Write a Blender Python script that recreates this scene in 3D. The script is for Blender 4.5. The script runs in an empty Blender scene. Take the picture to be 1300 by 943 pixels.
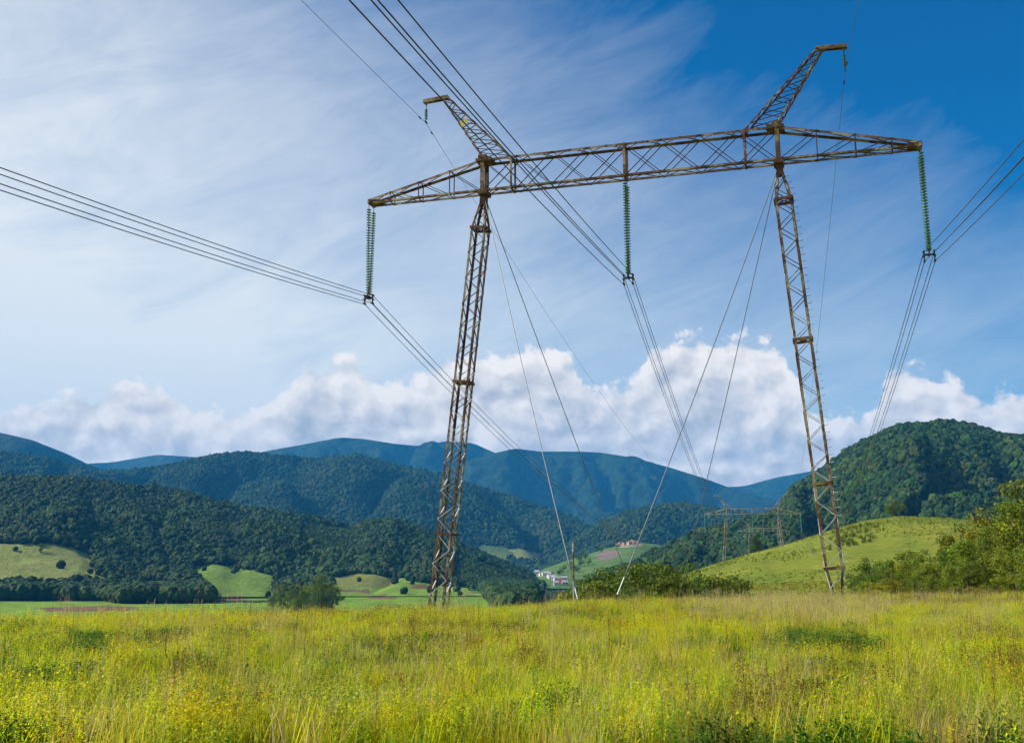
import bpy, bmesh, math, random
import numpy as np
from mathutils import Vector, Matrix

random.seed(7); RNG = np.random.default_rng(11)
scene = bpy.context.scene
COL = scene.collection
rad = math.radians

# ------------------------------------------------------------------ camera model
FPX, TILT, CAMZ = 1353.0, rad(12.4), 1.6
CT, ST = math.cos(TILT), math.sin(TILT)
def ray(px, py):
    """photo pixel (1300 wide) -> azimuth, tan(elevation)"""
    u = (px-650)/FPX; v = (427-py)/FPX
    y = CT - v*ST; z = ST + v*CT
    return math.atan2(u, y), z/math.hypot(u, y)
def at(px, py, r):
    """point seen at that pixel at horizontal distance r"""
    a, e = ray(px, py)
    return Vector((r*math.sin(a), r*math.cos(a), CAMZ + r*e))
def proj(x, y, z):
    zz = z-CAMZ
    d = y*CT + zz*ST; up = -y*ST + zz*CT
    d = np.where(np.abs(d) < 1e-3, 1e-3, d)
    px = 650+FPX*x/d; py = 427-FPX*up/d
    return np.where(d > 0, px, -9999), np.where(d > 0, py, -9999)

# ------------------------------------------------------------------ noise
def _h(ix, iy, s):
    n = (ix*374761393 + iy*668265263 + s*982451653) & 0xffffffff
    n = ((n ^ (n >> 13))*1274126177) & 0xffffffff
    return ((n ^ (n >> 16)) & 0xffff)/65535.0
def vnoise(x, y, s=0):
    x = np.asarray(x, float); y = np.asarray(y, float)
    xi = np.floor(x).astype(np.int64); yi = np.floor(y).astype(np.int64)
    fx = x-xi; fy = y-yi
    fx = fx*fx*fx*(fx*(fx*6-15)+10); fy = fy*fy*fy*(fy*(fy*6-15)+10)
    a = _h(xi, yi, s); b = _h(xi+1, yi, s); c = _h(xi, yi+1, s); d = _h(xi+1, yi+1, s)
    return (a*(1-fx)+b*fx)*(1-fy)+(c*(1-fx)+d*fx)*fy
def fbm(x, y, s=0, o=4):
    t = 0; a = .5; n = 0
    for k in range(o):
        t = t + a*vnoise(np.asarray(x)*2**k + 17.3*k, np.asarray(y)*2**k - 9.1*k, s+k); n += a; a *= .5
    return t/n*2-1
def sstep(a, b, x):
    t = np.clip((np.asarray(x, float)-a)/(b-a), 0, 1); return t*t*(3-2*t)

# ------------------------------------------------------------------ mesh helpers
def mesh_np(name, verts, faces, mat=None, smooth=False, col=None):
    verts = np.asarray(verts, dtype=np.float32); faces = np.asarray(faces, dtype=np.int32)
    me = bpy.data.meshes.new(name)
    me.vertices.add(len(verts)); me.vertices.foreach_set('co', verts.ravel())
    if len(faces):
        k = faces.shape[1]
        me.loops.add(faces.size); me.loops.foreach_set('vertex_index', faces.ravel())
        me.polygons.add(len(faces))
        me.polygons.foreach_set('loop_start', np.arange(0, faces.size, k, dtype=np.int32))
        me.polygons.foreach_set('loop_total', np.full(len(faces), k, dtype=np.int32))
        me.polygons.foreach_set('use_smooth', np.full(len(faces), smooth))
    if col is not None:
        a = me.attributes.new('Col', 'FLOAT_COLOR', 'POINT')
        c = np.ones((len(verts), 4), np.float32); c[:, :3] = col
        a.data.foreach_set('color', c.ravel())
    me.update(); me.validate()
    if mat: me.materials.append(mat)
    return me
def link(name, me, parent=None):
    o = bpy.data.objects.new(name, me); COL.objects.link(o)
    if parent is not None: o.parent = parent
    return o
def tag(o, label=None, cat=None, group=None, kind=None):
    if label: o['label'] = label
    if cat: o['category'] = cat
    if group: o['group'] = group
    if kind: o['kind'] = kind
    return o
def empty(name, loc=(0, 0, 0), rz=0, scale=1):
    o = bpy.data.objects.new(name, None); COL.objects.link(o)
    o.location = loc; o.rotation_euler = (0, 0, rz); o.scale = (scale,)*3
    o.empty_display_size = .3
    return o
KIDS = {}
def kids(o):
    return [c for c in bpy.data.objects if c.parent is o]
def copy_tree(o, parent=None, depth=0):
    c = o.copy(); COL.objects.link(c); c.parent = parent
    if o.name not in KIDS: KIDS[o.name] = kids(o)
    for ch in KIDS[o.name]: copy_tree(ch, c)
    return c

class MB:
    """collects bars, boxes and tubes into one mesh"""
    def __init__(s): s.v = []; s.f = []; s.c = []; s.cur = None
    def quadlist(s, vs, fs):
        n = len(s.v); s.v += [tuple(v) for v in vs]; s.f += [tuple(n+i for i in f) for f in fs]
    def bar(s, a, b, w, h=None, up=(0, 0, 1)):
        """rectangular bar from a to b"""
        a = Vector(a); b = Vector(b); h = h or w
        d = (b-a).normalized(); u = Vector(up)
        if abs(d.dot(u)) > .98: u = Vector((0, 1, 0))
        x = d.cross(u).normalized(); y = x.cross(d).normalized()
        vs = []
        for p in (a, b):
            for sx, sy in ((-1, -1), (1, -1), (1, 1), (-1, 1)):
                vs.append(p + x*sx*w/2 + y*sy*h/2)
        s.quadlist(vs, [(0, 3, 2, 1), (4, 5, 6, 7), (0, 1, 5, 4), (1, 2, 6, 5), (2, 3, 7, 6), (3, 0, 4, 7)])
    def angle(s, a, b, w, t, n1, n2):
        """steel angle: two flanges from the edge a-b towards n1 and n2"""
        a = Vector(a); b = Vector(b); n1 = Vector(n1).normalized(); n2 = Vector(n2).normalized()
        for p, q in ((n1, n2), (n2, n1)):
            o = q*(t*.0)
            vs = []
            st = t if p is n1 else 0
            for e in (a, b):
                vs += [e, e+p*w, e+p*w+q*t, e+q*t]
            s.quadlist(vs, [(0, 3, 2, 1), (4, 5, 6, 7), (0, 1, 5, 4), (1, 2, 6, 5), (2, 3, 7, 6), (3, 0, 4, 7)])
    def tube(s, pts, r, n=6, cap=True):
        pts = [Vector(p) for p in pts]; base = len(s.v)
        rs = r if isinstance(r, (list, tuple)) else [r]*len(pts)
        for i, p in enumerate(pts):
            d = (pts[min(i+1, len(pts)-1)]-pts[max(i-1, 0)]).normalized()
            u = Vector((0, 0, 1)) if abs(d.z) < .95 else Vector((0, 1, 0))
            x = d.cross(u).normalized(); y = x.cross(d)
            for k in range(n):
                a = 2*math.pi*k/n
                s.v.append(tuple(p + (x*math.cos(a)+y*math.sin(a))*rs[i]))
        for i in range(len(pts)-1):
            for k in range(n):
                a = base+i*n+k; b = base+i*n+(k+1) % n
                s.f.append((a, b, b+n, a+n))
        if cap:
            s.f.append(tuple(base+k for k in range(n))[::-1])
            s.f.append(tuple(base+(len(pts)-1)*n+k for k in range(n)))
    def lathe(s, c, prof, n=12):
        base = len(s.v)
        for r, z in prof:
            for k in range(n):
                a = 2*math.pi*k/n
                s.v.append((c[0]+r*math.cos(a), c[1]+r*math.sin(a), c[2]+z))
        for i in range(len(prof)-1):
            for k in range(n):
                a = base+i*n+k; b = base+i*n+(k+1) % n
                s.f.append((a, a+n, b+n, b))
    def build(s, name, mat, parent=None, smooth=False):
        me = bpy.data.meshes.new(name); me.from_pydata(s.v, [], s.f); me.materials.append(mat)
        if smooth:
            for p in me.polygons: p.use_smooth = True
        return link(name, me, parent)

# ------------------------------------------------------------------ materials
def newmat(name):
    m = bpy.data.materials.new(name); m.use_nodes = True
    nt = m.node_tree; nt.nodes.clear()
    out = nt.nodes.new('ShaderNodeOutputMaterial')
    return m, nt, out
def N(nt, typ, **kw):
    n = nt.nodes.new(typ)
    for k, v in kw.items():
        if k in n.inputs.keys() if isinstance(k, str) else False: n.inputs[k].default_value = v
        else: setattr(n, k, v)
    return n
def mixc(nt, a, b, fac, mode='MIX'):
    n = nt.nodes.new('ShaderNodeMix'); n.data_type = 'RGBA'; n.blend_type = mode
    for sock, val in ((n.inputs[0], fac), (n.inputs[6], a), (n.inputs[7], b)):
        if hasattr(val, 'is_linked') or isinstance(val, bpy.types.NodeSocket): nt.links.new(val, sock)
        elif isinstance(val, (tuple, list)): sock.default_value = (*val[:3], 1)
        else: sock.default_value = val
    return n.outputs[2]
def math_(nt, op, a, b=None, c=None, clamp=False):
    n = nt.nodes.new('ShaderNodeMath'); n.operation = op; n.use_clamp = clamp
    for i, val in enumerate((a, b, c)):
        if val is None: continue
        if isinstance(val, bpy.types.NodeSocket): nt.links.new(val, n.inputs[i])
        else: n.inputs[i].default_value = val
    return n.outputs[0]
def noise(nt, vec, scale, detail=4, rough=.55, dist=0, dim='3D'):
    n = nt.nodes.new('ShaderNodeTexNoise'); n.noise_dimensions = dim
    n.inputs['Scale'].default_value = scale; n.inputs['Detail'].default_value = detail
    n.inputs['Roughness'].default_value = rough; n.inputs['Distortion'].default_value = dist
    if vec is not None: nt.links.new(vec, n.inputs['Vector'])
    return n.outputs['Fac']
def ramp(nt, fac, stops):
    n = nt.nodes.new('ShaderNodeValToRGB'); nt.links.new(fac, n.inputs[0])
    e = n.color_ramp.elements
    while len(e) < len(stops): e.new(.5)
    for i, (p, c) in enumerate(stops):
        e[i].position = p; e[i].color = (*c[:3], 1) if isinstance(c, (tuple, list)) else (c, c, c, 1)
    return n.outputs[0]
def principled(nt, out, color, rough=.8, metal=0, spec=.3, **kw):
    b = nt.nodes.new('ShaderNodeBsdfPrincipled')
    if isinstance(color, bpy.types.NodeSocket): nt.links.new(color, b.inputs['Base Color'])
    else: b.inputs['Base Color'].default_value = (*color, 1)
    if isinstance(rough, bpy.types.NodeSocket): nt.links.new(rough, b.inputs['Roughness'])
    else: b.inputs['Roughness'].default_value = rough
    b.inputs['Metallic'].default_value = metal
    b.inputs['Specular IOR Level'].default_value = spec
    if out is not None: nt.links.new(b.outputs[0], out.inputs[0])
    return b
def bump(nt, h, strength, dist, bsdf):
    b = nt.nodes.new('ShaderNodeBump'); b.inputs['Strength'].default_value = strength
    b.inputs['Distance'].default_value = dist
    nt.links.new(h, b.inputs['Height']); nt.links.new(b.outputs[0], bsdf.inputs['Normal'])

def geo_pos(nt): return nt.nodes.new('ShaderNodeNewGeometry').outputs['Position']
def obj_pos(nt): return nt.nodes.new('ShaderNodeTexCoord').outputs['Object']

def mat_rust(name, base, grey_amt=.42, light=(0.40, .39, .35), fade=0.0):
    m, nt, out = newmat(name)
    p = obj_pos(nt)
    n1 = noise(nt, p, .55, 3, .6); n2 = noise(nt, p, 3.5, 5, .65); n3 = noise(nt, p, 16, 3)
    c = ramp(nt, n2, [(.28, tuple(x*.35 for x in base)), (.5, base), (.68, tuple(min(1, x*1.7) for x in base))])
    f = math_(nt, 'ADD', math_(nt, 'MULTIPLY', n1, .75), math_(nt, 'MULTIPLY', n2, .35))
    if fade:   # more galvanised grey low down; dark upper rust paints in its backlit look
        sz = nt.nodes.new('ShaderNodeSeparateXYZ'); nt.links.new(p, sz.inputs[0]); f = math_(nt, 'ADD', f, math_(nt, 'MULTIPLY_ADD', sz.outputs[2], -fade, fade*13))
    g = ramp(nt, f, [(grey_amt+.10, 0.0), (grey_amt+.19, 1.0)])
    c = mixc(nt, c, light, g)
    c = mixc(nt, c, (0.08, .055, .035), math_(nt, 'MULTIPLY', ramp(nt, n3, [(.5, 0.0), (.72, 1.0)]), .5))
    b = principled(nt, out, c, .7, .15, .35)
    bump(nt, n3, .4, .01, b)
    return m
M = {}
M['chord'] = mat_rust('rusty steel', (0.14, 0.066, 0.032), .44, (.38, .31, .20))
M['brace'] = mat_rust('weathered galvanised steel', (0.075, 0.036, 0.020), .42, (.55, .56, .55), .011)
M['plate'] = mat_rust('rusty plate', (0.11, 0.048, .024), .52, (.30, .25, .10))
M['beam'] = mat_rust('yellowed steel', (0.13, 0.075, .03), .44, (.30, .25, .15))
def simple(name, c, rough=.6, metal=0, spec=.4, var=.25, sc=8):
    m, nt, out = newmat(name)
    n = noise(nt, obj_pos(nt), sc, 4)
    col = mixc(nt, tuple(x*(1-var) for x in c), tuple(min(1, x*(1+var)) for x in c), n)
    principled(nt, out, col, rough, metal, spec)
    return m
M['cable'] = simple('dark aluminium cable', (.055, .065, .08), .5, .4)
M['guy'] = simple('steel guy rope', (.16, .18, .20), .5, .5)
M['earth'] = simple('earth wire steel', (.09, .11, .14), .5, .4)
M['dark'] = simple('dark fittings', (.035, .025, .02), .6, .3)
M['galv'] = simple('galvanised fittings', (.35, .36, .36), .5, .4)
M['sign'] = simple('yellow plate', (.62, .50, .10), .5, 0, .4, .35, 6)
M['glass'] = None
m, nt, out = newmat('green insulator glass'); M['glass'] = m
b = principled(nt, out, (.05, .17, .12), .15, 0, .6)
b.inputs['Coat Weight'].default_value = .3
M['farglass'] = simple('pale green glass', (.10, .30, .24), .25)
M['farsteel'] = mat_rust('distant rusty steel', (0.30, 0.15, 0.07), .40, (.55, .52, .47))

def mat_leaf(name, translucent=.35, tint_amt=.35, rough=.55, spec=.25):
    """leaf colour from the mesh, varied a little per plant"""
    m, nt, out = newmat(name)
    at_ = nt.nodes.new('ShaderNodeAttribute'); at_.attribute_name = 'Col'
    oi = nt.nodes.new('ShaderNodeObjectInfo')
    hsv = nt.nodes.new('ShaderNodeHueSaturation')
    nt.links.new(at_.outputs['Color'], hsv.inputs['Color'])
    nt.links.new(math_(nt, 'ADD', math_(nt, 'MULTIPLY', oi.outputs['Random'], .06), .47), hsv.inputs['Hue'])
    r2 = math_(nt, 'FRACT', math_(nt, 'MULTIPLY', oi.outputs['Random'], 57.3))
    nt.links.new(math_(nt, 'ADD', math_(nt, 'MULTIPLY', r2, tint_amt*2), 1-tint_amt), hsv.inputs['Value'])
    b = principled(nt, None, hsv.outputs[0], rough, 0, spec)
    t = nt.nodes.new('ShaderNodeBsdfTranslucent'); nt.links.new(hsv.outputs[0], t.inputs[0])
    mx = nt.nodes.new('ShaderNodeMixShader'); mx.inputs[0].default_value = translucent
    nt.links.new(b.outputs[0], mx.inputs[1]); nt.links.new(t.outputs[0], mx.inputs[2])
    nt.links.new(mx.outputs[0], out.inputs[0])
    return m
M['meadow_plant'] = mat_leaf('meadow plants', .5, .22, .6, .08)
M['leaf'] = mat_leaf('tree leaves', .32, .22, .6, .1)
M['crown'] = mat_leaf('far crowns', .0, .32, .8, .1)
M['bark'] = simple('bark', (.09, .07, .05), .9, 0, .1, .4, 5)

m, nt, out = newmat('forest floor'); M['forest_floor'] = m
at_ = nt.nodes.new('ShaderNodeAttribute'); at_.attribute_name = 'Col'
p = geo_pos(nt); n1 = noise(nt, p, .09, 6, .7); n2 = noise(nt, p, .012, 4, .6)
c = mixc(nt, at_.outputs['Color'], mixc(nt, (.6, .6, .6), (1.4, 1.4, 1.3), n1), 1.0, 'MULTIPLY')
c = mixc(nt, c, mixc(nt, (.75, .75, .8), (1.25, 1.2, 1.1), n2), 1.0, 'MULTIPLY')
b = principled(nt, out, c, .95, 0, .1)
bump(nt, n1, 1.0, 6, b)

m, nt, out = newmat('far woods'); M['far_woods'] = m
p = geo_pos(nt); n1 = noise(nt, p, .018, 7, .8); n2 = noise(nt, p, .004, 4, .6)
c = ramp(nt, n1, [(.36, (.004, .014, .007)), (.5, (.014, .036, .012)), (.64, (.050, .090, .020))])
c = mixc(nt, c, mixc(nt, (.7, .75, .8), (1.3, 1.25, 1.1), n2), 1.0, 'MULTIPLY')
b = principled(nt, out, c, .95, 0, .1)
bump(nt, n1, 1.0, 40, b)

m, nt, out = newmat('meadow ground'); M['ground'] = m
at_ = nt.nodes.new('ShaderNodeAttribute'); at_.attribute_name = 'Col'
p = geo_pos(nt)
n1 = noise(nt, p, .35, 6, .7); n2 = noise(nt, p, .03, 5, .65); n3 = noise(nt, p, 4, 4, .7)
n1 = ramp(nt, n1, [(.3, 0.0), (.7, 1.0)]); n2 = ramp(nt, n2, [(.32, 0.0), (.68, 1.0)])
c = mixc(nt, at_.outputs['Color'], mixc(nt, (.60, .66, .6), (1.35, 1.30, 1.3), n1), 1.0, 'MULTIPLY')
c = mixc(nt, c, mixc(nt, (.66, .82, .75), (1.35, 1.16, 1.2), n2), 1.0, 'MULTIPLY')
c = mixc(nt, c, mixc(nt, (.75, .75, .7), (1.2, 1.2, 1.2), n3), 1.0, 'MULTIPLY')
b = principled(nt, out, c, .95, 0, .05)
bump(nt, math_(nt, 'ADD', n1, n3), .8, .35, b)

# ------------------------------------------------------------------ ground height
def gz(x, y):
    """height of the ground sheet"""
    x = np.asarray(x, float); y = np.asarray(y, float)
    r = np.hypot(x, y); a = np.degrees(np.arctan2(x, y))
    side = sstep(-6, 24, a)                       # 0 left .. 1 right
    front = 1-sstep(60, 110, np.abs(a))
    rc = np.interp(a, [-30, -14, -3, 6, 24], [31, 33, 36, 46, 57])
    d = np.maximum(r-rc, 0)
    left = -24*(1-np.exp(-(d/170)**1.25)) - .028*np.minimum(d, 60)
    right = -5.5*(1-np.exp(-(d/110)**1.4))
    mid = sstep(8, 17, a)                         # the fall into the valley ends behind the mid thicket
    z = left*(1-mid)+right*mid
    z = z*(.35+.65*front)
    z = z + .006*np.maximum(x, 0)*np.exp(-r/150)
    z = z + .10*fbm(x*.12, y*.12, 3)*np.exp(-r/400) + 2.2*fbm(x*.004, y*.004, 9)*sstep(150, 900, r)
    return z

# land cover of the valley fields, in view angles; -> colour
GRN = {'pale': (.20, .235, .060), 'bright': (.15, .25, .03), 'lime': (.13, .215, .03), 'brown': (.16, .10, .065),
       'olive': (.17, .20, .045), 'dark': (.030, .055, .020), 'straw': (.34, .29, .14), 'near': (.22, .25, .025),
       'hill': (.18, .215, .030), 'forest': (.022, .040, .014), 'clear': (.075, .105, .035), 'scrub': (.034, .066, .020)}
def inpoly(px, py, poly):
    px = np.asarray(px); py = np.asarray(py)
    ins = np.zeros(px.shape, bool); n = len(poly)
    for i in range(n):
        x0, y0 = poly[i]; x1, y1 = poly[(i+1) % n]
        if y0 == y1: continue
        c = ((y0 > py) != (y1 > py)) & (px < (x1-x0)*(py-y0)/(y1-y0)+x0)
        ins ^= c
    return ins
FIELDS = [
    ('scrub', [(385, 662), (420, 669), (455, 673), (466, 690), (440, 706), (402, 700), (380, 682)]),
    ('scrub', [(575, 702), (640, 724), (700, 752), (700, 768), (610, 768), (575, 735)]),
    ('pale', [(-300, 712), (-100, 700), (0, 690), (40, 687), (85, 694), (108, 702), (116, 716), (122, 728), (150, 736), (150, 744), (60, 742), (-300, 738)]),
    ('lime', [(243, 721), (262, 718), (300, 720), (330, 726), (346, 735), (346, 753), (262, 752)]),
    ('clear', [(180, 735), (215, 736), (222, 745), (175, 746)]),
    ('olive', [(420, 732), (455, 728), (500, 733), (540, 741), (556, 748), (420, 750)]),
    ('bright', [(500, 736), (540, 738), (610, 752), (720, 768), (720, 800), (-400, 800), (-400, 755), (60, 755), (150, 757), (250, 765), (330, 766), (420, 757), (420, 748), (500, 745)]),
    ('lime', [(262, 752), (346, 752), (346, 762), (262, 762)]),
    ('pale', [(648, 697), (662, 696), (682, 704), (684, 712), (655, 708)]),
    ('brown', [(425, 749), (468, 749), (470, 754), (420, 753)]),
    ('brown', [(468, 756), (500, 755), (502, 761), (464, 760)]),
    ('brown', [(524, 741), (545, 742), (556, 749), (530, 748)]),
    ('brown', [(262, 757), (300, 757), (320, 762), (262, 761)]),
    ('brown', [(50, 772), (90, 770), (140, 769), (185, 772), (160, 775), (60, 776)]), ('olive', [(-60, 757), (40, 758), (60, 761), (-60, 763)]), ('lime', [(100, 761), (220, 764), (240, 768), (110, 765)]),
    ('straw', [(566, 746), (578, 747), (612, 755), (608, 757), (566, 749)]),
]
def cover(px, py):
    c = np.empty(np.shape(px)+(3,)); c[:] = GRN['forest']; forest = np.ones(np.shape(px), bool)
    for k, poly in FIELDS:
        m_ = inpoly(px, py, poly); c[m_] = GRN[k]; forest[m_] = (k == 'scrub')
    c = c*(1+.22*fbm(np.asarray(px)*.05, np.asarray(py)*.22, 61, 3))[..., None]
    return c, forest

# ------------------------------------------------------------------ ground sheet
def build_ground():
    az = np.concatenate([np.arange(-180, -34, 4.0), np.arange(-34, 34, .11), np.arange(34, 180, 4.0)])
    r = [0.6]
    while r[-1] < 12800: r.append(r[-1]*1.0125 if r[-1] > 20 else r[-1]*1.05)
    r = np.array(r)
    A, R = np.meshgrid(np.radians(az), r)
    X = R*np.sin(A); Y = R*np.cos(A); Z = gz(X, Y)
    px, py = proj(X, Y, Z)
    c, forest = cover(px+9*fbm(X*.012, Y*.012, 5, 5), py+2.0*fbm(X*.02, Y*.01, 15, 4))
    near = np.array(GRN['near']); rr = R[..., None]
    w = sstep(120, 260, R)[..., None]
    a = np.degrees(A)[..., None]
    vis = (py > 0)[..., None]
    meadow = np.where(a > 9, np.array(GRN['hill']), np.array(GRN['olive']))
    c = np.where(R[..., None] > 420, c, meadow)
    c = np.where(vis & (np.abs(a) < 34), c, np.array(GRN['dark']) if False else np.where(rr > 900, np.array(GRN['forest']), np.array(GRN['hill'])))
    c = near*(1-w)+c*w
    n, mcol = R.shape
    idx = np.arange(n*mcol).reshape(n, mcol)
    q = np.stack([idx[:-1, :], idx[1:, :], np.roll(idx, -1, 1)[1:, :], np.roll(idx, -1, 1)[:-1, :]], -1).reshape(-1, 4)
    V = np.stack([X, Y, Z], -1).reshape(-1, 3); C = c.reshape(-1, 3)
    # close the centre
    cidx = len(V); V = np.vstack([V, [[0, 0, float(gz(0, 0.01))]]]); C = np.vstack([C, near])
    me = mesh_np('ground', V, q, M['ground'], True, C)
    o = link('ground', me); tag(o, kind='structure')
    fan = MB()
    return o
ground = build_ground()
# centre patch below the camera
cp = MB(); ring = [(.62*math.sin(t), .62*math.cos(t), float(gz(.62*math.sin(t), .62*math.cos(t)))) for t in np.linspace(0, 2*math.pi, 24, endpoint=False)]
me = bpy.data.meshes.new('soil'); me.from_pydata(ring, [], [tuple(range(24))]); me.materials.append(M['ground'])
tag(link('soil_patch', me), kind='structure')

# ------------------------------------------------------------------ hills
HILLS = {}
def hill(name, crest, r_crest, r_foot, z_foot, mat, lower=0, amp=.10, gully=.10, gf=6, seed=0, nt_=110, dpx=3, conv=.75,
         back=None, color=None, x0=-420, x1=1720, smooth=True, fine=.0):
    cx = np.array([p[0] for p in crest], float); cy = np.array([p[1] for p in crest], float)
    px = np.arange(x0, x1, dpx, float)
    # smooth spline through crest points
    py = np.interp(px, cx, cy)
    k = max(3, int(18/dpx)) | 1; ker = np.hanning(k+2)[1:-1]; ker /= ker.sum()
    py = np.convolve(np.pad(py, k//2, mode='edge'), ker, 'valid')
    az = np.empty(len(px)); te = np.empty(len(px))
    for i in range(len(px)): az[i], te[i] = ray(px[i], py[i])
    rc = r_crest if np.isscalar(r_crest) else np.interp(px, *zip(*r_crest))
    rc = rc*(1+.05*fbm(px*.008, px*0+seed, seed)) if np.isscalar(rc) is False or True else rc
    rf = r_foot if np.isscalar(r_foot) else np.interp(px, *zip(*r_foot))
    zc = CAMZ+rc*te-lower
    tt = np.concatenate([np.linspace(0, 1, nt_), 1+np.linspace(0, 1, 26)[1:]*.9])
    T, AZ = np.meshgrid(tt, az, indexing='ij')
    RC = np.broadcast_to(rc, T.shape); RF = np.broadcast_to(rf, T.shape); ZC = np.broadcast_to(zc, T.shape)
    R = RF+(RC-RF)*T
    X = R*np.sin(AZ); Y = R*np.cos(AZ)
    Tf = np.clip(T, 0, 1)
    prof = conv*np.sin(Tf*math.pi/2)+(1-conv)*(Tf*Tf*(3-2*Tf))
    tb = np.clip(T-1, 0, 1)/.9
    prof = np.where(T > 1, 1-1.05*tb*tb*(3-2*tb), prof)
    H = ZC-z_foot
    Z = z_foot+H*prof
    w = np.sin(np.clip(Tf, 0, 1)*math.pi)**.8*np.where(T > 1, 0, 1)
    L = (rc.mean()-np.mean(rf))
    g = 1-np.minimum(1, np.abs(fbm(AZ*gf*1.6+.5*fbm(X/L*2, Y/L*2, seed+3), Tf*.9+seed, seed+1, 2))*2.6)   # gullies run down the slope
    Z = Z-np.maximum(H, 0)*w*(gully*g**1.5+amp*(.5+.5*fbm(X/L*2.6, Y/L*2.6, seed+7, 4)))
    Z = Z-np.maximum(H, 0)*w*fine*(1-np.abs(fbm(X/330, Y/330, seed+20, 4))*2.2)
    n, mc = T.shape
    idx = np.arange(n*mc).reshape(n, mc)
    okc = (zc > z_foot+1)
    okc = okc[:-1] & okc[1:]
    q = np.stack([idx[:-1, :-1], idx[:-1, 1:], idx[1:, 1:], idx[1:, :-1]], -1)[:, okc].reshape(-1, 4)[:, ::-1]
    V = np.stack([X, Y, Z], -1)
    PX, PY = proj(X, Y, Z)
    if callable(color): C = color(PX, PY, X, Y)
    else: C = np.broadcast_to(np.array(color or GRN['forest']), V.shape)
    me = mesh_np(name, V.reshape(-1, 3), q, mat, smooth, C.reshape(-1, 3))
    o = link(name, me); tag(o, kind='structure')
    HILLS[name] = dict(az=az, tt=tt, V=V, px=px, zf=z_foot)
    return o, HILLS[name]
def sample_hill(h, n_area, spacing, keep, tmax=1.12, pxr=(-60, 1360), rng=RNG):
    """random points on a hill grid, about one per spacing^2 of plan area"""
    V = h['V']; a = V[:-1, :-1]; b = V[:-1, 1:]; c = V[1:, :-1]; d = V[1:, 1:]
    area = .5*np.abs(np.cross((b-a)[..., :2], (c-a)[..., :2]))+.5*np.abs(np.cross((b-d)[..., :2], (c-d)[..., :2]))
    T = h['tt'][:-1, None]*np.ones(area.shape); P = h['px'][None, :-1]*np.ones(area.shape)
    zc_ = h['V'][np.argmin(np.abs(h['tt']-1)), :-1, 2]; area = area*(zc_ > h['zf']+1)[None, :]
    area = area*((T < tmax) & (P > pxr[0]) & (P < pxr[1]))
    tot = area.sum(); n = int(tot/spacing**2)
    pr = (area/tot).ravel(); k = rng.choice(pr.size, n, p=pr); i, j = np.unravel_index(k, area.shape)
    u = rng.random(n)[:, None]; v = rng.random(n)[:, None]
    P_ = (V[i, j]*(1-u)*(1-v)+V[i, j+1]*u*(1-v)+V[i+1, j]*(1-u)*v+V[i+1, j+1]*u*v)
    px, py = proj(P_[:, 0], P_[:, 1], P_[:, 2])
    m_ = keep(px, py, P_)
    return P_[m_]

# ------------------------------------------------------------------ scatter of uncountable growth
def scatter(name, P, scale, rotz, idx, sources, label, cat, tilt=None):
    """one stuff object: a point mesh whose points carry copies of the source plants"""
    sc = bpy.data.collections.new(name+' kinds')
    for s_ in sources: sc.objects.link(s_)
    P = np.asarray(P, np.float32)
    me = bpy.data.meshes.new(name); me.vertices.add(len(P)); me.vertices.foreach_set('co', P.ravel())
    for nm, typ, dat in (('sc', 'FLOAT', scale), ('rz', 'FLOAT', rotz), ('ki', 'INT', idx)):
        a_ = me.attributes.new(nm, typ, 'POINT'); a_.data.foreach_set('value', np.asarray(dat, np.int32 if typ == 'INT' else np.float32))
    o = link(name, me); tag(o, label, cat, kind='stuff')
    ng = bpy.data.node_groups.new(name, 'GeometryNodeTree')
    ng.interface.new_socket('Geometry', in_out='INPUT', socket_type='NodeSocketGeometry')
    ng.interface.new_socket('Geometry', in_out='OUTPUT', socket_type='NodeSocketGeometry')
    gi = ng.nodes.new('NodeGroupInput'); go = ng.nodes.new('NodeGroupOutput')
    m2p = ng.nodes.new('GeometryNodeMeshToPoints')
    iop = ng.nodes.new('GeometryNodeInstanceOnPoints'); iop.inputs['Pick Instance'].default_value = True
    ci = ng.nodes.new('GeometryNodeCollectionInfo'); ci.inputs['Collection'].default_value = sc
    ci.inputs['Separate Children'].default_value = True; ci.inputs['Reset Children'].default_value = True
    def attr(nm, typ):
        a_ = ng.nodes.new('GeometryNodeInputNamedAttribute'); a_.data_type = typ; a_.inputs[0].default_value = nm
        return a_.outputs[0]
    cx = ng.nodes.new('ShaderNodeCombineXYZ')
    L = ng.links.new
    L(attr('rz', 'FLOAT'), cx.inputs[2])
    L(gi.outputs[0], m2p.inputs[0]); L(m2p.outputs[0], iop.inputs['Points'])
    L(ci.outputs[0], iop.inputs['Instance']); L(attr('ki', 'INT'), iop.inputs['Instance Index'])
    L(cx.outputs[0], iop.inputs['Rotation']); L(attr('sc', 'FLOAT'), iop.inputs['Scale'])
    L(iop.outputs[0], go.inputs[0])
    md = o.modifiers.new('growth', 'NODES'); md.node_group = ng
    return o

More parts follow.
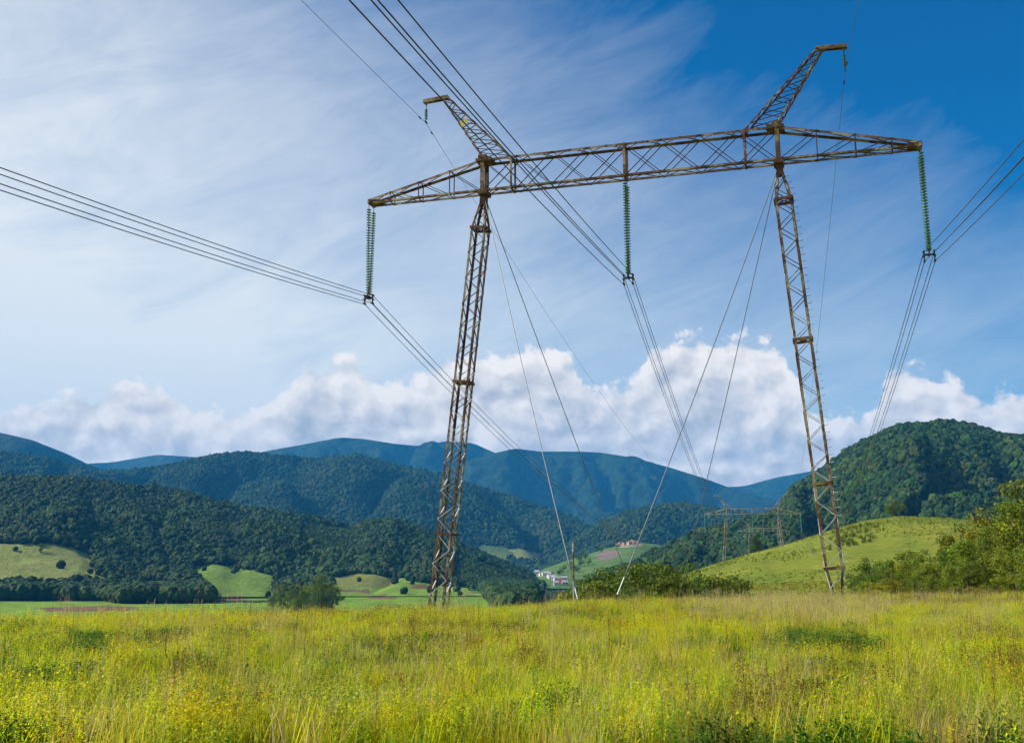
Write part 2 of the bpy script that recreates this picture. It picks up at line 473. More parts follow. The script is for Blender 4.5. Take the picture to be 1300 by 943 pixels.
# ---- far crowns: lumpy balls and cones, unit height
def far_crown(i, conifer=False):
    bm = bmesh.new(); bmesh.ops.create_icosphere(bm, subdivisions=3, radius=1)
    rg = random.Random(i*13+5); off = np.array([rg.random()*50, rg.random()*50])
    V = np.array([v.co[:] for v in bm.verts])
    F = np.array([[v.index for v in f.verts] for f in bm.faces]); bm.free()
    th = np.arctan2(V[:, 1], V[:, 0])
    n = fbm(V[:, 0]*1.6+off[0]+V[:, 2], V[:, 1]*1.6+off[1]-V[:, 2]*.7, i, 4)
    n2 = fbm(V[:, 0]*5+off[1]+V[:, 2]*3, V[:, 1]*5-V[:, 2]*4+off[0], i+50, 2)
    if conifer:
        h = (V[:, 2]+1)/2
        rr = np.hypot(V[:, 0], V[:, 1])
        V[:, 0] *= .26*(1-h)**.55*1.3*(1+.35*n2); V[:, 1] *= .26*(1-h)**.55*1.3*(1+.35*n2)
        V[:, 2] = h*1.15-.05
        col = np.array([.018, .036, .016])
    else:
        V = V*(1+.34*n+.16*n2)[:, None]
        V[:, :2] *= .47; V[:, 2] = V[:, 2]*.46+.52
        base = [(.020, .050, .010), (.013, .035, .009), (.036, .068, .011), (.018, .042, .012), (.042, .060, .011)][i % 5]
        col = np.array(base)
    c = np.clip(col*(1+.25*n2)[:, None], .004, 1)
    me = mesh_np('far crown', V, F, M['crown'], False, c)
    return bpy.data.objects.new('crown_kind', me)
FAR = [far_crown(i) for i in range(5)]+[far_crown(7, True), far_crown(8, True)]

# ---- the hills, from far to near (crest pixels; real distance)
hill('far_mountain_ridge', [(-420, 600), (0, 600), (90, 596), (112, 588), (140, 587), (200, 577), (262, 581), (330, 600), (600, 640), (860, 628), (920, 618), (945, 617), (985, 606), (1030, 598), (1100, 585), (1250, 590), (1720, 600)],
     10700, 9900, -30, M['far_woods'], nt_=50, amp=.05, gully=.05, seed=3)
hill('blue_mountain', [(-420, 640), (250, 600), (300, 582), (335, 573), (380, 565), (432, 555), (462, 557), (500, 563), (530, 566), (565, 560), (600, 562), (640, 580), (700, 610), (760, 650), (900, 700), (1720, 700)],
     9300, 7300, -30, M['far_woods'], nt_=130, dpx=3, amp=.16, gully=.36, gf=9, fine=.18, seed=5)
hill('blue_mountain_spur', [(-420, 700), (420, 680), (500, 625), (560, 596), (600, 582), (622, 576), (655, 569), (685, 573), (735, 573), (760, 574), (800, 580), (850, 593), (900, 609), (940, 624), (975, 633), (1050, 650), (1720, 690)],
     8300, 6300, -30, M['far_woods'], nt_=150, dpx=3, amp=.18, gully=.38, gf=10, fine=.20, seed=11)
hill('left_blue_ridge', [(-420, 520), (-100, 535), (0, 549), (40, 558), (85, 576), (118, 592), (160, 604), (300, 650), (1720, 720)],
     7000, 5900, -30, M['far_woods'], nt_=90, amp=.14, gully=.3, fine=.15, seed=15)
RF_ = [((.20, .23, .07), [(646, 697), (662, 696), (683, 704), (686, 713), (655, 709)]), ((.30, .27, .14), [(668, 697), (690, 705), (694, 708), (676, 703)]),
       ((.07, .11, .03), [(600, 690), (640, 694), (652, 702), (640, 712), (610, 706)]), ((.16, .19, .06), [(735, 697), (752, 694), (756, 700), (740, 704)])]
def ridge_field(PX, PY):
    c = np.empty(np.shape(PX)+(3,)); c[:] = GRN['forest']; f = np.ones(np.shape(PX), bool)
    for col_, poly in RF_:
        m_ = inpoly(PX, PY, poly); c[m_] = col_; f[m_] = False
    return c, f
hill('middle_ridge', [(-420, 575), (-100, 574), (0, 571), (60, 580), (130, 597), (160, 597), (190, 593), (250, 580), (310, 571), (350, 577), (400, 581), (450, 576), (500, 588), (560, 602), (610, 617), (660, 632), (700, 645), (740, 662), (790, 690), (850, 720), (1720, 740)],
     4700, 3100, -25, M['forest_floor'], lower=9, nt_=140, dpx=3, amp=.14, gully=.34, gf=9, fine=.08, seed=21, color=lambda PX, PY, X, Y: ridge_field(PX, PY)[0])
hill('valley_side_hill', [(-420, 760), (600, 740), (700, 705), (745, 672), (790, 650), (830, 640), (870, 637), (905, 643), (950, 650), (1050, 680), (1720, 740)],
     3900, 3000, -25, M['forest_floor'], lower=8, nt_=60, dpx=4, amp=.1, gully=.2, gf=9, seed=27, color=GRN['forest'])
def valley_col(PX, PY, X, Y):
    c = np.empty(PX.shape+(3,)); c[:] = (.085, .15, .04)
    c[inpoly(PX, PY, [(755, 704), (768, 698), (790, 699), (786, 706), (764, 712)])] = (.17, .13, .12)
    c[inpoly(PX, PY, [(782, 690), (795, 685), (815, 688), (816, 693), (788, 695)])] = (.28, .22, .17)
    return c
hill('valley_meadow', [(-420, 800), (600, 790), (650, 748), (690, 722), (730, 708), (770, 696), (800, 689), (830, 690), (880, 700), (950, 740), (1720, 790)],
     2300, 1700, -25, M['ground'], lower=0, nt_=80, dpx=2, amp=.03, gully=.03, seed=29, color=valley_col)
hill('right_forest_hill', [(-420, 790), (680, 770), (740, 735), (780, 722), (840, 695), (900, 668), (960, 655), (990, 645), (1003, 618), (1030, 603), (1060, 583), (1100, 560), (1130, 545), (1160, 537), (1200, 532), (1240, 540), (1270, 548), (1300, 553), (1400, 575), (1720, 640)],
     [(-420, 1400), (780, 1300), (950, 1600), (1010, 1900), (1200, 2050), (1720, 2100)], [(-420, 1000), (780, 900), (1000, 950), (1720, 900)], -12, M['forest_floor'], lower=7, nt_=140, dpx=3, amp=.10, gully=.22, gf=10, fine=.09, seed=44, color=GRN['forest'])
def left_col(PX, PY, X, Y): return cover(PX+9*fbm(X*.014, Y*.014, 5, 5), PY+4*fbm(X*.02, Y*.02, 6, 5))[0]
hill('left_forest_hill', [(-420, 620), (0, 602), (80, 603), (150, 611), (230, 622), (300, 640), (360, 649), (400, 655), (425, 662), (450, 668), (470, 658), (500, 657), (540, 671), (580, 688), (640, 712), (700, 742), (760, 775), (1720, 800)],
     2150, [(-420, 1150), (600, 1150), (760, 1500), (1720, 1500)], -24, M['forest_floor'], lower=7, nt_=190, dpx=2.5, amp=.14, gully=.10, gf=9, fine=.10, seed=51, conv=.35, color=left_col)
def meadow_col(PX, PY, X, Y):
    c = np.empty(PX.shape+(3,)); c[:] = GRN['hill']
    n = fbm(X*.03, Y*.012, 8)[..., None]
    c = c*(1+.22*n)+np.array([.05, .02, 0])*np.clip(fbm(X*.05+9, Y*.02, 18), 0, 1)[..., None]
    return c
MEADOW, MH = hill('meadow_hill', [(-420, 820), (760, 790), (840, 742), (870, 728), (900, 718), (950, 704), (1000, 691), (1050, 676), (1100, 663), (1140, 658), (1200, 660), (1250, 664), (1330, 672), (1500, 690), (1720, 730)],
     [(-420, 430), (900, 430), (1140, 520), (1720, 520)], 150, -5.0, M['ground'], nt_=110, dpx=3, amp=.02, gully=.03, gf=4, seed=61, conv=.30, color=meadow_col)

hill('meadow_rise', [(-420, 860), (780, 800), (850, 756), (900, 746), (960, 742), (1040, 739), (1100, 737), (1160, 738), (1300, 742), (1720, 750)],
     235, 140, -5.2, M['ground'], nt_=50, dpx=4, amp=.05, gully=.02, seed=71, conv=.5, color=lambda PX, PY, X, Y: np.broadcast_to(np.array((.24, .26, .03)), PX.shape+(3,))*(1+.25*fbm(X*.04, Y*.02, 3))[..., None])

def grow(name, hname, spacing, hgt, keep, label, seed, con=.08, **kw):
    rg = np.random.default_rng(seed)
    P = sample_hill(HILLS[hname], 0, spacing, keep, rng=rg, **kw)
    n = len(P)
    big = fbm(P[:, 0]*.012, P[:, 1]*.012, seed, 3)
    sc_ = hgt*(.62+.62*rg.random(n)+.5*(rg.random(n) < .04))*(1+.3*big)
    P[:, 2] -= .12*sc_
    con_zone = (fbm(P[:, 0]*.006, P[:, 1]*.006, seed+4, 3) > .42)
    idx = rg.integers(0, 5, n)
    # each patch of wood has its own leading kind
    lead = ((vnoise(P[:, 0]*.009, P[:, 1]*.009, seed+9)*4.99).astype(int)) % 5
    idx = np.where(rg.random(n) < .55, lead, idx)
    if hname == 'left_forest_hill':
        qx, qy = proj(P[:, 0], P[:, 1], P[:, 2]); sq = np.zeros(n, bool)
        for k_, poly in FIELDS:
            if k_ == 'scrub': sq |= inpoly(qx+8*fbm(P[:, 0]*.01, P[:, 1]*.01, 91), qy, poly)
        sc_ = np.where(sq, sc_*.42, sc_); idx = np.where(sq, 2, idx)
    idx = np.where((rg.random(n) < con) | (con_zone & (rg.random(n) < .5)), 5+rg.integers(0, 2, n), idx)
    SC.append((P, sc_, rg.random(n)*6.28, idx, name, label))
SC = []; rg_x = np.random.default_rng(3)
vis = lambda px, py, P: (px > -70) & (px < 1370)
grow('left_hill_forest', 'left_forest_hill', 5.3, 8.6, lambda px, py, P: vis(px, py, P) & (cover(px+9*fbm(P[:, 0]*.014, P[:, 1]*.014, 5, 5), py+4*fbm(P[:, 0]*.02, P[:, 1]*.02, 6, 5))[1] | (rg_x.random(len(px)) < .004)) & (fbm(P[:, 0]*.01, P[:, 1]*.01, 77, 3) > -.62),
     'dense dark green forest covering the nearer hill on the left', 101)
grow('right_hill_forest', 'right_forest_hill', 5.3, 8.6, lambda px, py, P: vis(px, py, P) & (px > 700),
     'dense green forest covering the steep hill on the right', 102)
grow('ridge_forest', 'middle_ridge', 9.5, 12.5, lambda px, py, P: vis(px, py, P) & ridge_field(px, py)[1], 'bluish forest covering the long ridge in the middle distance', 103, tmax=1.04)
grow('side_hill_forest', 'valley_side_hill', 9, 12, vis, 'dark forest on the small rounded hill behind the next pylon', 104, tmax=1.04)
for P, s_, rz, ix, nm, lb in SC:
    scatter(nm, P, s_, rz, ix, [o.copy() for o in FAR], lb, 'forest')

# tussocks that roughen the pasture slopes
def tussock(i, col):
    rg_ = np.random.default_rng(i+90); V = []; F = []; C = []
    for _ in range(26):
        a = rg_.random()*6.28; r_ = rg_.random()**.5*.5; h = rg_.uniform(.25, .8); b_ = rg_.random()*6.28; w = .10; n_ = len(V)
        x, y = r_*math.cos(a), r_*math.sin(a)
        V += [(x-w*math.cos(b_), y-w*math.sin(b_), 0), (x+w*math.cos(b_), y+w*math.sin(b_), 0), (x+w*.5*math.cos(b_)+.1, y+w*.5*math.sin(b_), h), (x-w*.5*math.cos(b_)+.1, y-w*.5*math.sin(b_), h)]
        F.append((n_, n_+1, n_+2, n_+3)); k = rg_.uniform(.75, 1.25); C += [tuple(q*k for q in col)]*4
    return bpy.data.objects.new('tussock_kind', mesh_np('tussock', V, F, M['meadow_plant'], False, np.array(C)))
TK = [tussock(0, (.26, .30, .035)), tussock(1, (.20, .26, .03)), tussock(2, (.36, .33, .06)), tussock(3, (.15, .21, .03))]
rt = np.random.default_rng(77)
P1 = sample_hill(HILLS['meadow_hill'], 0, 1.9, lambda px, py, P: (px > 850) & (px < 1330) & (fbm(P[:, 0]*.05, P[:, 1]*.025, 70, 4)+rt.random(len(px))*.5 > .12), rng=rt, tmax=1.02, pxr=(840, 1340))
P2 = sample_hill(HILLS['meadow_rise'], 0, 1.1, lambda px, py, P: (px > 850) & (px < 1330), rng=rt, tmax=1.1, pxr=(840, 1340))
PT = np.vstack([P1, P2]); nT = len(PT); pat = fbm(PT[:, 0]*.03, PT[:, 1]*.02, 71, 4)
kT = np.where(rt.random(nT) < .5, 0, np.where(pat > .1, 2, np.where(pat < -.15, 3, 1)))
scatter('pasture_tussocks', PT, .25+.42*rt.random(nT)**2, rt.random(nT)*6.28, kT, TK, 'rough yellow green tussocks covering the pasture slope behind the right leg', 'grass')

# valley-floor woods: hedges and copses between the fields, on the ground sheet and the valley meadow
rg = np.random.default_rng(5)
def ground_copse(polys, spacing, rr):
    out_ = []
    for poly, (r0, r1) in zip(polys, rr):
        n = int(6e5/spacing**2*((r1-r0)/400))
        px = rg.uniform(min(p[0] for p in poly), max(p[0] for p in poly), n)
        r = np.sqrt(rg.uniform(r0**2, r1**2, n))
        a = np.array([ray(x, 740)[0] for x in px])
        X = r*np.sin(a); Y = r*np.cos(a); Z = gz(X, Y)
        qx, qy = proj(X, Y, Z+4)
        k = inpoly(qx, qy, poly) & ~((qx > 676) & (qx < 733) & (r < 1850)); out_.append(np.stack([X, Y, Z], -1)[k])
    return np.vstack(out_)
P = ground_copse([[(-60, 748), (0, 746), (60, 750), (130, 748), (200, 752), (262, 750), (268, 764), (200, 764), (120, 757), (-60, 757)],
                  [(600, 735), (700, 745), (790, 740), (790, 775), (640, 775)]],
                 9, [(1000, 1900), (500, 1700)])
n = len(P)
if n:
    scatter('valley_copses', P, 12*(.7+.6*rg.random(n)), rg.random(n)*6.28, rg.integers(0, 5, n), [o.copy() for o in FAR],
            'dark tree belt along the edge of the bright green valley fields', 'tree belt')

# ------------------------------------------------------------------ near trees
def leafy(seed, H, W, base_col, leaf=.22, nleaf=5200, nclump=38, conic=0, low=.08):
    """crown mesh and trunk mesh of a broad-leaved bush or tree, H tall"""
    rg = np.random.default_rng(seed)
    cl = []
    while len(cl) < nclump:
        p = rg.uniform(-1, 1, 3)
        if np.linalg.norm(p) > 1 or np.linalg.norm(p) < .25: continue
        z = low*H+(p[2]*.5+.5)*(1-low)*H*.93
        k = 1-conic*((p[2]+1)/2)
        k *= .8+.35*math.sin(3*math.atan2(p[1], p[0])+seed)
        cl.append((p[0]*W*.5*k, p[1]*W*.5*k, z, H*rg.uniform(.07, .15)*(1-.3*conic)))
    cl = np.array(cl)
    ci = rg.integers(0, nclump, nleaf)
    d = rg.normal(size=(nleaf, 3)); d /= np.linalg.norm(d, axis=1)[:, None]
    rr = rg.random(nleaf)**.4
    C = cl[ci, :3]+d*(cl[ci, 3]*rr)[:, None]*np.array([1.15, 1.15, .8])
    C[:, 2] = np.maximum(C[:, 2], .1)
    nrm = d+rg.normal(size=(nleaf, 3))*.55+np.array([0, 0, .35]); nrm /= np.linalg.norm(nrm, axis=1)[:, None]
    t1 = np.cross(nrm, rg.normal(size=(nleaf, 3))); t1 /= np.linalg.norm(t1, axis=1)[:, None]
    t2 = np.cross(nrm, t1)
    s_ = leaf*rg.uniform(.6, 1.3, nleaf)[:, None]
    V = np.stack([C-t1*s_*.5, C+t2*s_*.32, C+t1*s_*.5, C-t2*s_*.32], 1).reshape(-1, 3)
    F = np.arange(nleaf*4).reshape(-1, 4)
    cc = np.array(base_col)*(1+.35*(rg.random((nclump, 1))-.5))[ci]*(1+.4*(rg.random((nleaf, 1))-.5))
    yl = rg.random(nleaf) < .12; cc[yl] *= np.array([1.7, 1.35, .9])
    cc = np.repeat(cc, 4, 0)
    crown = mesh_np('crown', V, F, M['leaf'], False, cc)
    tb = MB(); tr = .028*H
    tb.tube([(0, 0, -.6), (.02*H, 0, .25*H), (-.01*H, .02*H, .55*H), (0, 0, .85*H)], [tr, tr*.8, tr*.5, tr*.15], 7)
    for k in rg.choice(nclump, min(14, nclump), replace=False):
        c_ = cl[k]; z0 = min(c_[2]*.6, .6*H)
        tb.tube([(0, 0, z0), (c_[0]*.5, c_[1]*.5, (z0+c_[2])*.5), (c_[0], c_[1], c_[2])], [tr*.4, tr*.25, tr*.08], 5)
    tm = bpy.data.meshes.new('trunk'); tm.from_pydata(tb.v, [], tb.f); tm.materials.append(M['bark'])
    return crown, tm
G1 = (.17, .22, .018); G2 = (.11, .165, .016); G3 = (.25, .235, .018); G4 = (.05, .09, .016)
KIND = [leafy(1, 1, .95, G1, .030), leafy(2, 1, .8, G2, .028), leafy(3, 1, 1.15, G3, .032), leafy(4, 1, .7, G1, .026, 5200, 34, .4),
        leafy(5, 1, 1.0, G2, .030, 6000, 46, .15), leafy(6, 1, .55, G4, .026, 5200, 40, .85, .03)]
def tree(name, px, r, H, kind, label, cat, group=None, z=None, rot=None, aspect=1.0):
    a, _ = ray(px, 745)
    x, y = r*math.sin(a), r*math.cos(a)
    zz = surf_z(x, y) if z is None else z
    o = empty(name, (x, y, zz), random.random()*6.28 if rot is None else rot, 1)
    o.scale = (H*aspect, H*aspect, H)
    link('crown', KIND[kind][0], o); link('trunk', KIND[kind][1], o)
    tag(o, label, cat, group)
    return o
from mathutils.bvhtree import BVHTree
def bvh_of(h):
    me = bpy.data.objects[h].data
    n = len(me.vertices); co = np.empty(n*3, np.float32); me.vertices.foreach_get('co', co)
    f = np.empty(len(me.loops), np.int32); me.loops.foreach_get('vertex_index', f)
    return BVHTree.FromPolygons(co.reshape(-1, 3).tolist(), f.reshape(-1, 4).tolist())
BV = {h: bvh_of(h) for h in ('meadow_hill', 'left_forest_hill', 'valley_meadow', 'meadow_rise')}
def surf_z(x, y):
    z = float(gz(x, y))
    for b_ in BV.values():
        hit = b_.ray_cast(Vector((x, y, 900)), Vector((0, 0, -1)))
        if hit[0] is not None: z = max(z, hit[0].z)
    return z
_U = ['first', 'second', 'third', 'fourth', 'fifth', 'sixth', 'seventh', 'eighth', 'ninth']
ORD = _U+['tenth', 'eleventh', 'twelfth', 'thirteenth', 'fourteenth', 'fifteenth', 'sixteenth', 'seventeenth', 'eighteenth', 'nineteenth']
for _t, _w in (('twenty', 'twentieth'), ('thirty', 'thirtieth'), ('forty', 'fortieth'), ('fifty', 'fiftieth'), ('sixty', 'sixtieth'), ('seventy', 'seventieth'), ('eighty', 'eightieth')):
    ORD += [_w]+[_t+'-'+q for q in _U]
# middle thicket, between the guys and the next pylon; tops follow the photo
mid = []
tops = [(722, 745), (740, 728), (757, 716), (775, 725), (800, 716), (815, 707), (832, 714), (850, 716), (868, 712), (884, 724), (905, 728), (922, 716), (940, 728), (952, 742)]
rg = random.Random(3)
for row, (r0, dh, dx) in enumerate(((118, 0, 13), (108, -.8, 15), (99, -2.0, 17))):
    x = 733+row*7
    while x < 946-row*4:
        py = np.interp(x, *zip(*tops)); r = r0+rg.uniform(-3, 3)
        a, e = ray(x, py); gx, gy = r*math.sin(a), r*math.cos(a)
        H = (CAMZ+r*e)-float(gz(gx, gy))+dh
        H *= rg.uniform(.80, 1.07)
        if H > 1.2: mid.append((x, r, H, row))
        x += dx*rg.uniform(.75, 1.2)
mid.sort(key=lambda t: t[0])
tone = {0: 'bright green', 1: 'mid green', 2: 'yellowish green', 3: 'narrow green', 4: 'full leafy', 5: 'dark pointed'}
for i, (x, r, H, row) in enumerate(mid):
    k = rg.choice([0, 1, 2, 4, 4, 1]) if abs(x-757) > 8 or row else 5
    where = ('in back of', 'within', 'in front of')[row]
    tree('bush', x, r, H, k, '%s bush %s the centre thicket, %s from its left' % (tone[k], where, ORD[i]), 'bush',
         'bushes of the thicket in the centre', aspect=rg.uniform(.95, 1.35))
# right thicket
right = []
tops = [(1098, 705), (1112, 698), (1125, 708), (1150, 694), (1180, 688), (1205, 680), (1225, 663), (1240, 668), (1262, 638), (1280, 640), (1300, 618), (1340, 600), (1420, 590), (1500, 600)]
for row, (r0, dh, dx) in enumerate(((135, 0, 17), (122, -1.2, 18), (110, -3.0, 20), (100, -5.2, 22))):
    x = 1106+row*5
    while x < 1440:
        py = np.interp(x, *zip(*tops)); r = r0+rg.uniform(-4, 4)-(x-1100)*.05
        a, e = ray(x, py); gx, gy = r*math.sin(a), r*math.cos(a)
        H = (CAMZ+r*e)-float(gz(gx, gy))
        H = max(H*rg.uniform(.93, 1.05)+dh*(.4+H/12), 2.0 if row < 3 else 1.6)
        right.append((x, r, H, row)); x += dx*rg.uniform(.8, 1.25)*(1+H/22)
right.sort(key=lambda t: t[0])
for i, (x, r, H, row) in enumerate(right):
    k = rg.choice([0, 1, 2, 4, 1, 3, 4]); nm = 'tree' if H > 6 else 'bush'
    where = ('in back of', 'within', 'in front of', 'at front edge of')[row]
    n_ = ORD[i] if i < len(ORD) else 'nth'
    lab = '%s %s %s the right thicket, %s from its left' % (tone[k], nm, where, n_)
    if i >= len(ORD): lab = '%s %s %s the right thicket, %s from its right' % (tone[k], nm, where, ORD[len(right)-1-i])
    tree('tree' if H > 6 else 'bush', x, r, H, k, lab, nm, 'trees and bushes of the thicket on the right', aspect=rg.uniform(.85, 1.1) if H > 6 else rg.uniform(.95, 1.3))
# single trees further off
tree('round_tree', 1143, 505, 8.5, 4, 'dark round tree standing alone on the crest of the meadow hill', 'tree', aspect=1.3)
tree('shrub', 1070, 500, 2.5, 1, 'low dark shrub on the crest line left of the round tree', 'shrub', aspect=1.4)
# dark copse in the valley left of the tower foot
cop = [(348, 760, 16), (358, 750, 20), (366, 770, 17), (374, 735, 22), (383, 760, 25), (391, 742, 23), (399, 765, 27), (408, 750, 28), (416, 770, 25), (423, 755, 20), (404, 720, 22), (380, 715, 17)]
for i, (x, r, H) in enumerate(sorted(cop)):
    tree('valley_tree', x, r, H*.92, [4, 1, 0, 4][i % 4] if i != 5 else 5, 'dark tree of the valley copse left of the tower foot, %s from its left end' % ORD[i], 'tree',
         'trees of the valley copse left of the tower foot', aspect=.75)
# dots on the meadow hill
rg = random.Random(12)
pts = []; tries = 0
while len(pts) < 110 and tries < 4000:
    tries += 1
    px = rg.gauss(1092, 24); top = np.interp(px, [1050, 1100, 1140], [676, 663, 658]); py = top+rg.uniform(4, 27)
    if not 1050 < px < 1138 or (px > 1115 and py > top+16) or rg.random() > .6+.4*(vnoise(px*.12, py*.3, 4) > .45): continue
    p = at(px, py, 10); d = (p-Vector((0, 0, CAMZ))).normalized()
    hit = BV['meadow_hill'].ray_cast(Vector((0, 0, CAMZ)), d)
    if hit[0] is not None: pts.append(hit[0].copy())
for p in pts:
    px, _py = proj(np.array(p.x), np.array(p.y), np.array(p.z))
    tree('small_shrub', float(px), math.hypot(p.x, p.y), rg.uniform(.7, 1.4), 1, 'small dark shrub, one of many dotted over the meadow hill slope', 'shrub',
         'small dark shrubs dotted over the meadow hill', aspect=rg.uniform(1.1, 2.0), z=p.z-.05, rot=rg.random()*6)
# dots and lone trees on the left fields
tree('lone_bush', 47, 1500, 11, 1, 'small dark lone bush in the pale field on the far left', 'bush', aspect=1.3)
for i, (px, r) in enumerate([(8, 1150), (28, 1230), (40, 1120), (62, 1180), (98, 1150), (118, 1260), (133, 1200), (155, 1100), (15, 1300), (52, 1290)]):
    tree('field_shrub', px, r, 5+(i*7 % 4), 1, 'small dark shrub standing in the bright green field at far left', 'shrub',
         'shrubs standing in the bright green field', aspect=1.2)
for i, (px, r, H) in enumerate([(736, 2050, 17), (744, 2060, 15), (738, 1960, 16), (724, 2000, 14), (716, 1950, 15), (728, 1930, 14), (764, 2120, 14), (711, 1900, 14), (733, 1900, 15), (748, 1960, 13)]):
    tree('distant_tree', px, r, H, 4, 'dark distant tree on the pale green valley meadow, %s from its left end' % ORD[sorted([736, 744, 738, 724, 716, 728, 764, 711, 733, 748]).index(px)], 'tree', 'distant trees on the valley meadow', aspect=1.0)
# dark spruces behind the next pylon
for i, (px, r, H) in enumerate([(960, 620, 25), (963, 640, 28), (966, 630, 24)]):
    a, _ = ray(px, 700)
    tree('spruce', px, r, H, 5, 'tall dark spruce behind the next pylon, %s of the three close together' % ('leftmost', 'middle', 'rightmost')[i], 'tree', 'spruces behind the next pylon', aspect=.75)

# ------------------------------------------------------------------ village
WHITE = simple('white render wall', (.58, .56, .52), .8, 0, .2, .1); CREAM = simple('cream wall', (.42, .36, .29), .8, 0, .2, .1)
RED = simple('red roof', (.38, .05, .04), .6, 0, .3, .15); GREYR = simple('grey roof', (.34, .35, .37), .6, 0, .3, .2); BROWN = simple('brown roof', (.28, .15, .10), .7, 0, .3, .2)
PANE = simple('dark window glass', (.03, .035, .045), .2)
def house(px, r, w, d, h, rz, wall, roof, label, group):
    a, _ = ray(px, 740); x, y = r*math.sin(a), r*math.cos(a)
    o = empty('house', (x, y, surf_z(x, y)-.4), rz)
    b_ = MB(); b_.bar((-w/2, 0, h/2), (w/2, 0, h/2), d, h)
    rh = d*.38
    b_.quadlist([(-w/2, -d/2, h), (-w/2, d/2, h), (-w/2, 0, h+rh-.1)], [(0, 1, 2)]); b_.quadlist([(w/2, -d/2, h), (w/2, d/2, h), (w/2, 0, h+rh-.1)], [(0, 2, 1)])
    b_.build('wall', wall, o)
    rf = MB(); e = .5
    for s_ in (-1, 1):
        p0 = Vector((-w/2-e, s_*(d/2+e), h-.3)); p1 = Vector((w/2+e, s_*(d/2+e), h-.3)); p2 = Vector((w/2+e, 0, h+rh)); p3 = Vector((-w/2-e, 0, h+rh))
        up = Vector((0, 0, .25))
        rf.quadlist([p0, p1, p2, p3, p0+up, p1+up, p2+up, p3+up], [(0, 1, 2, 3), (4, 7, 6, 5), (0, 4, 5, 1), (1, 5, 6, 2), (2, 6, 7, 3), (3, 7, 4, 0)])
    ro = rf.build('roof', roof, o)
    c = MB(); c.bar((w*.2, d*.1, h+rh*.3), (w*.2, d*.1, h+rh+1.2), .8, .8); c.build('chimney', wall, ro)
    for k in range(max(2, int(w//5))):
        m_ = MB(); xx = -w/2+(k+.5)*w/max(2, int(w//5)); m_.bar((xx-.7, -d/2-.02, h*.55), (xx+.7, -d/2-.02, h*.55), .06, 1.4); m_.build('window', PANE, o)
    tag(o, label, 'house', group)
VG = 'houses of the village in the valley'
hs = [(691, 1971, 8, 7, 5, .3, 'W', 'G'), (695, 1943, 9, 7, 6, -.2, 'W', 'G'), (698, 1897, 8, 7, 5, .6, 'W', 'B'), (701, 1869, 11, 8, 5, .1, 'W', 'G'), (704, 1841, 9, 7, 5, -.4, 'W', 'G'),
      (707, 1813, 10, 7, 6, .2, 'W', 'G'), (710, 1822, 10, 7, 5, .5, 'W', 'G'), (716, 1813, 10, 7, 5, 0, 'W', 'G'), (700, 1934, 8, 7, 5, .8, 'W', 'G'),
      (712, 1767, 11, 8, 4.5, .05, 'W', 'R'), (706, 1748, 8, 7, 5, .1, 'W', 'G'), (717, 1748, 9, 7, 5, .1, 'C', 'G'), (687, 1999, 7, 7, 5, .4, 'W', 'G'),
      (672, 2185, 12, 8, 5, .1, 'W', 'G'), (677, 2166, 11, 8, 5, .5, 'W', 'G'), (682, 2176, 9, 8, 5, -.3, 'C', 'G')]
wn = {'W': 'white', 'C': 'cream'}; rn = {'G': 'grey', 'B': 'brown', 'R': 'red'}
for i, (px, r, w, d, h, rz, wk, rk) in enumerate(sorted(hs)):
    nm = 'small %s house with a %s roof in the valley village, %s house from the left' % (wn[wk], rn[rk], ORD[i])
    if rk == 'R': nm = 'white building with a bright red roof in the valley village'
    house(px, r, w, d, h, rz, WHITE if wk == 'W' else CREAM, {'G': GREYR, 'B': BROWN, 'R': RED}[rk], nm, VG)
for i, (px, r) in enumerate([(785, 2180), (789, 2230), (793, 2180), (797, 2220), (800, 2170), (804, 2230), (808, 2180)]):
    house(px, r, 9, 7, 4, i*.5, CREAM, BROWN, 'tiny brown roofed house of the upper hamlet, %s from the left' % ORD[i], 'houses of the upper hamlet')

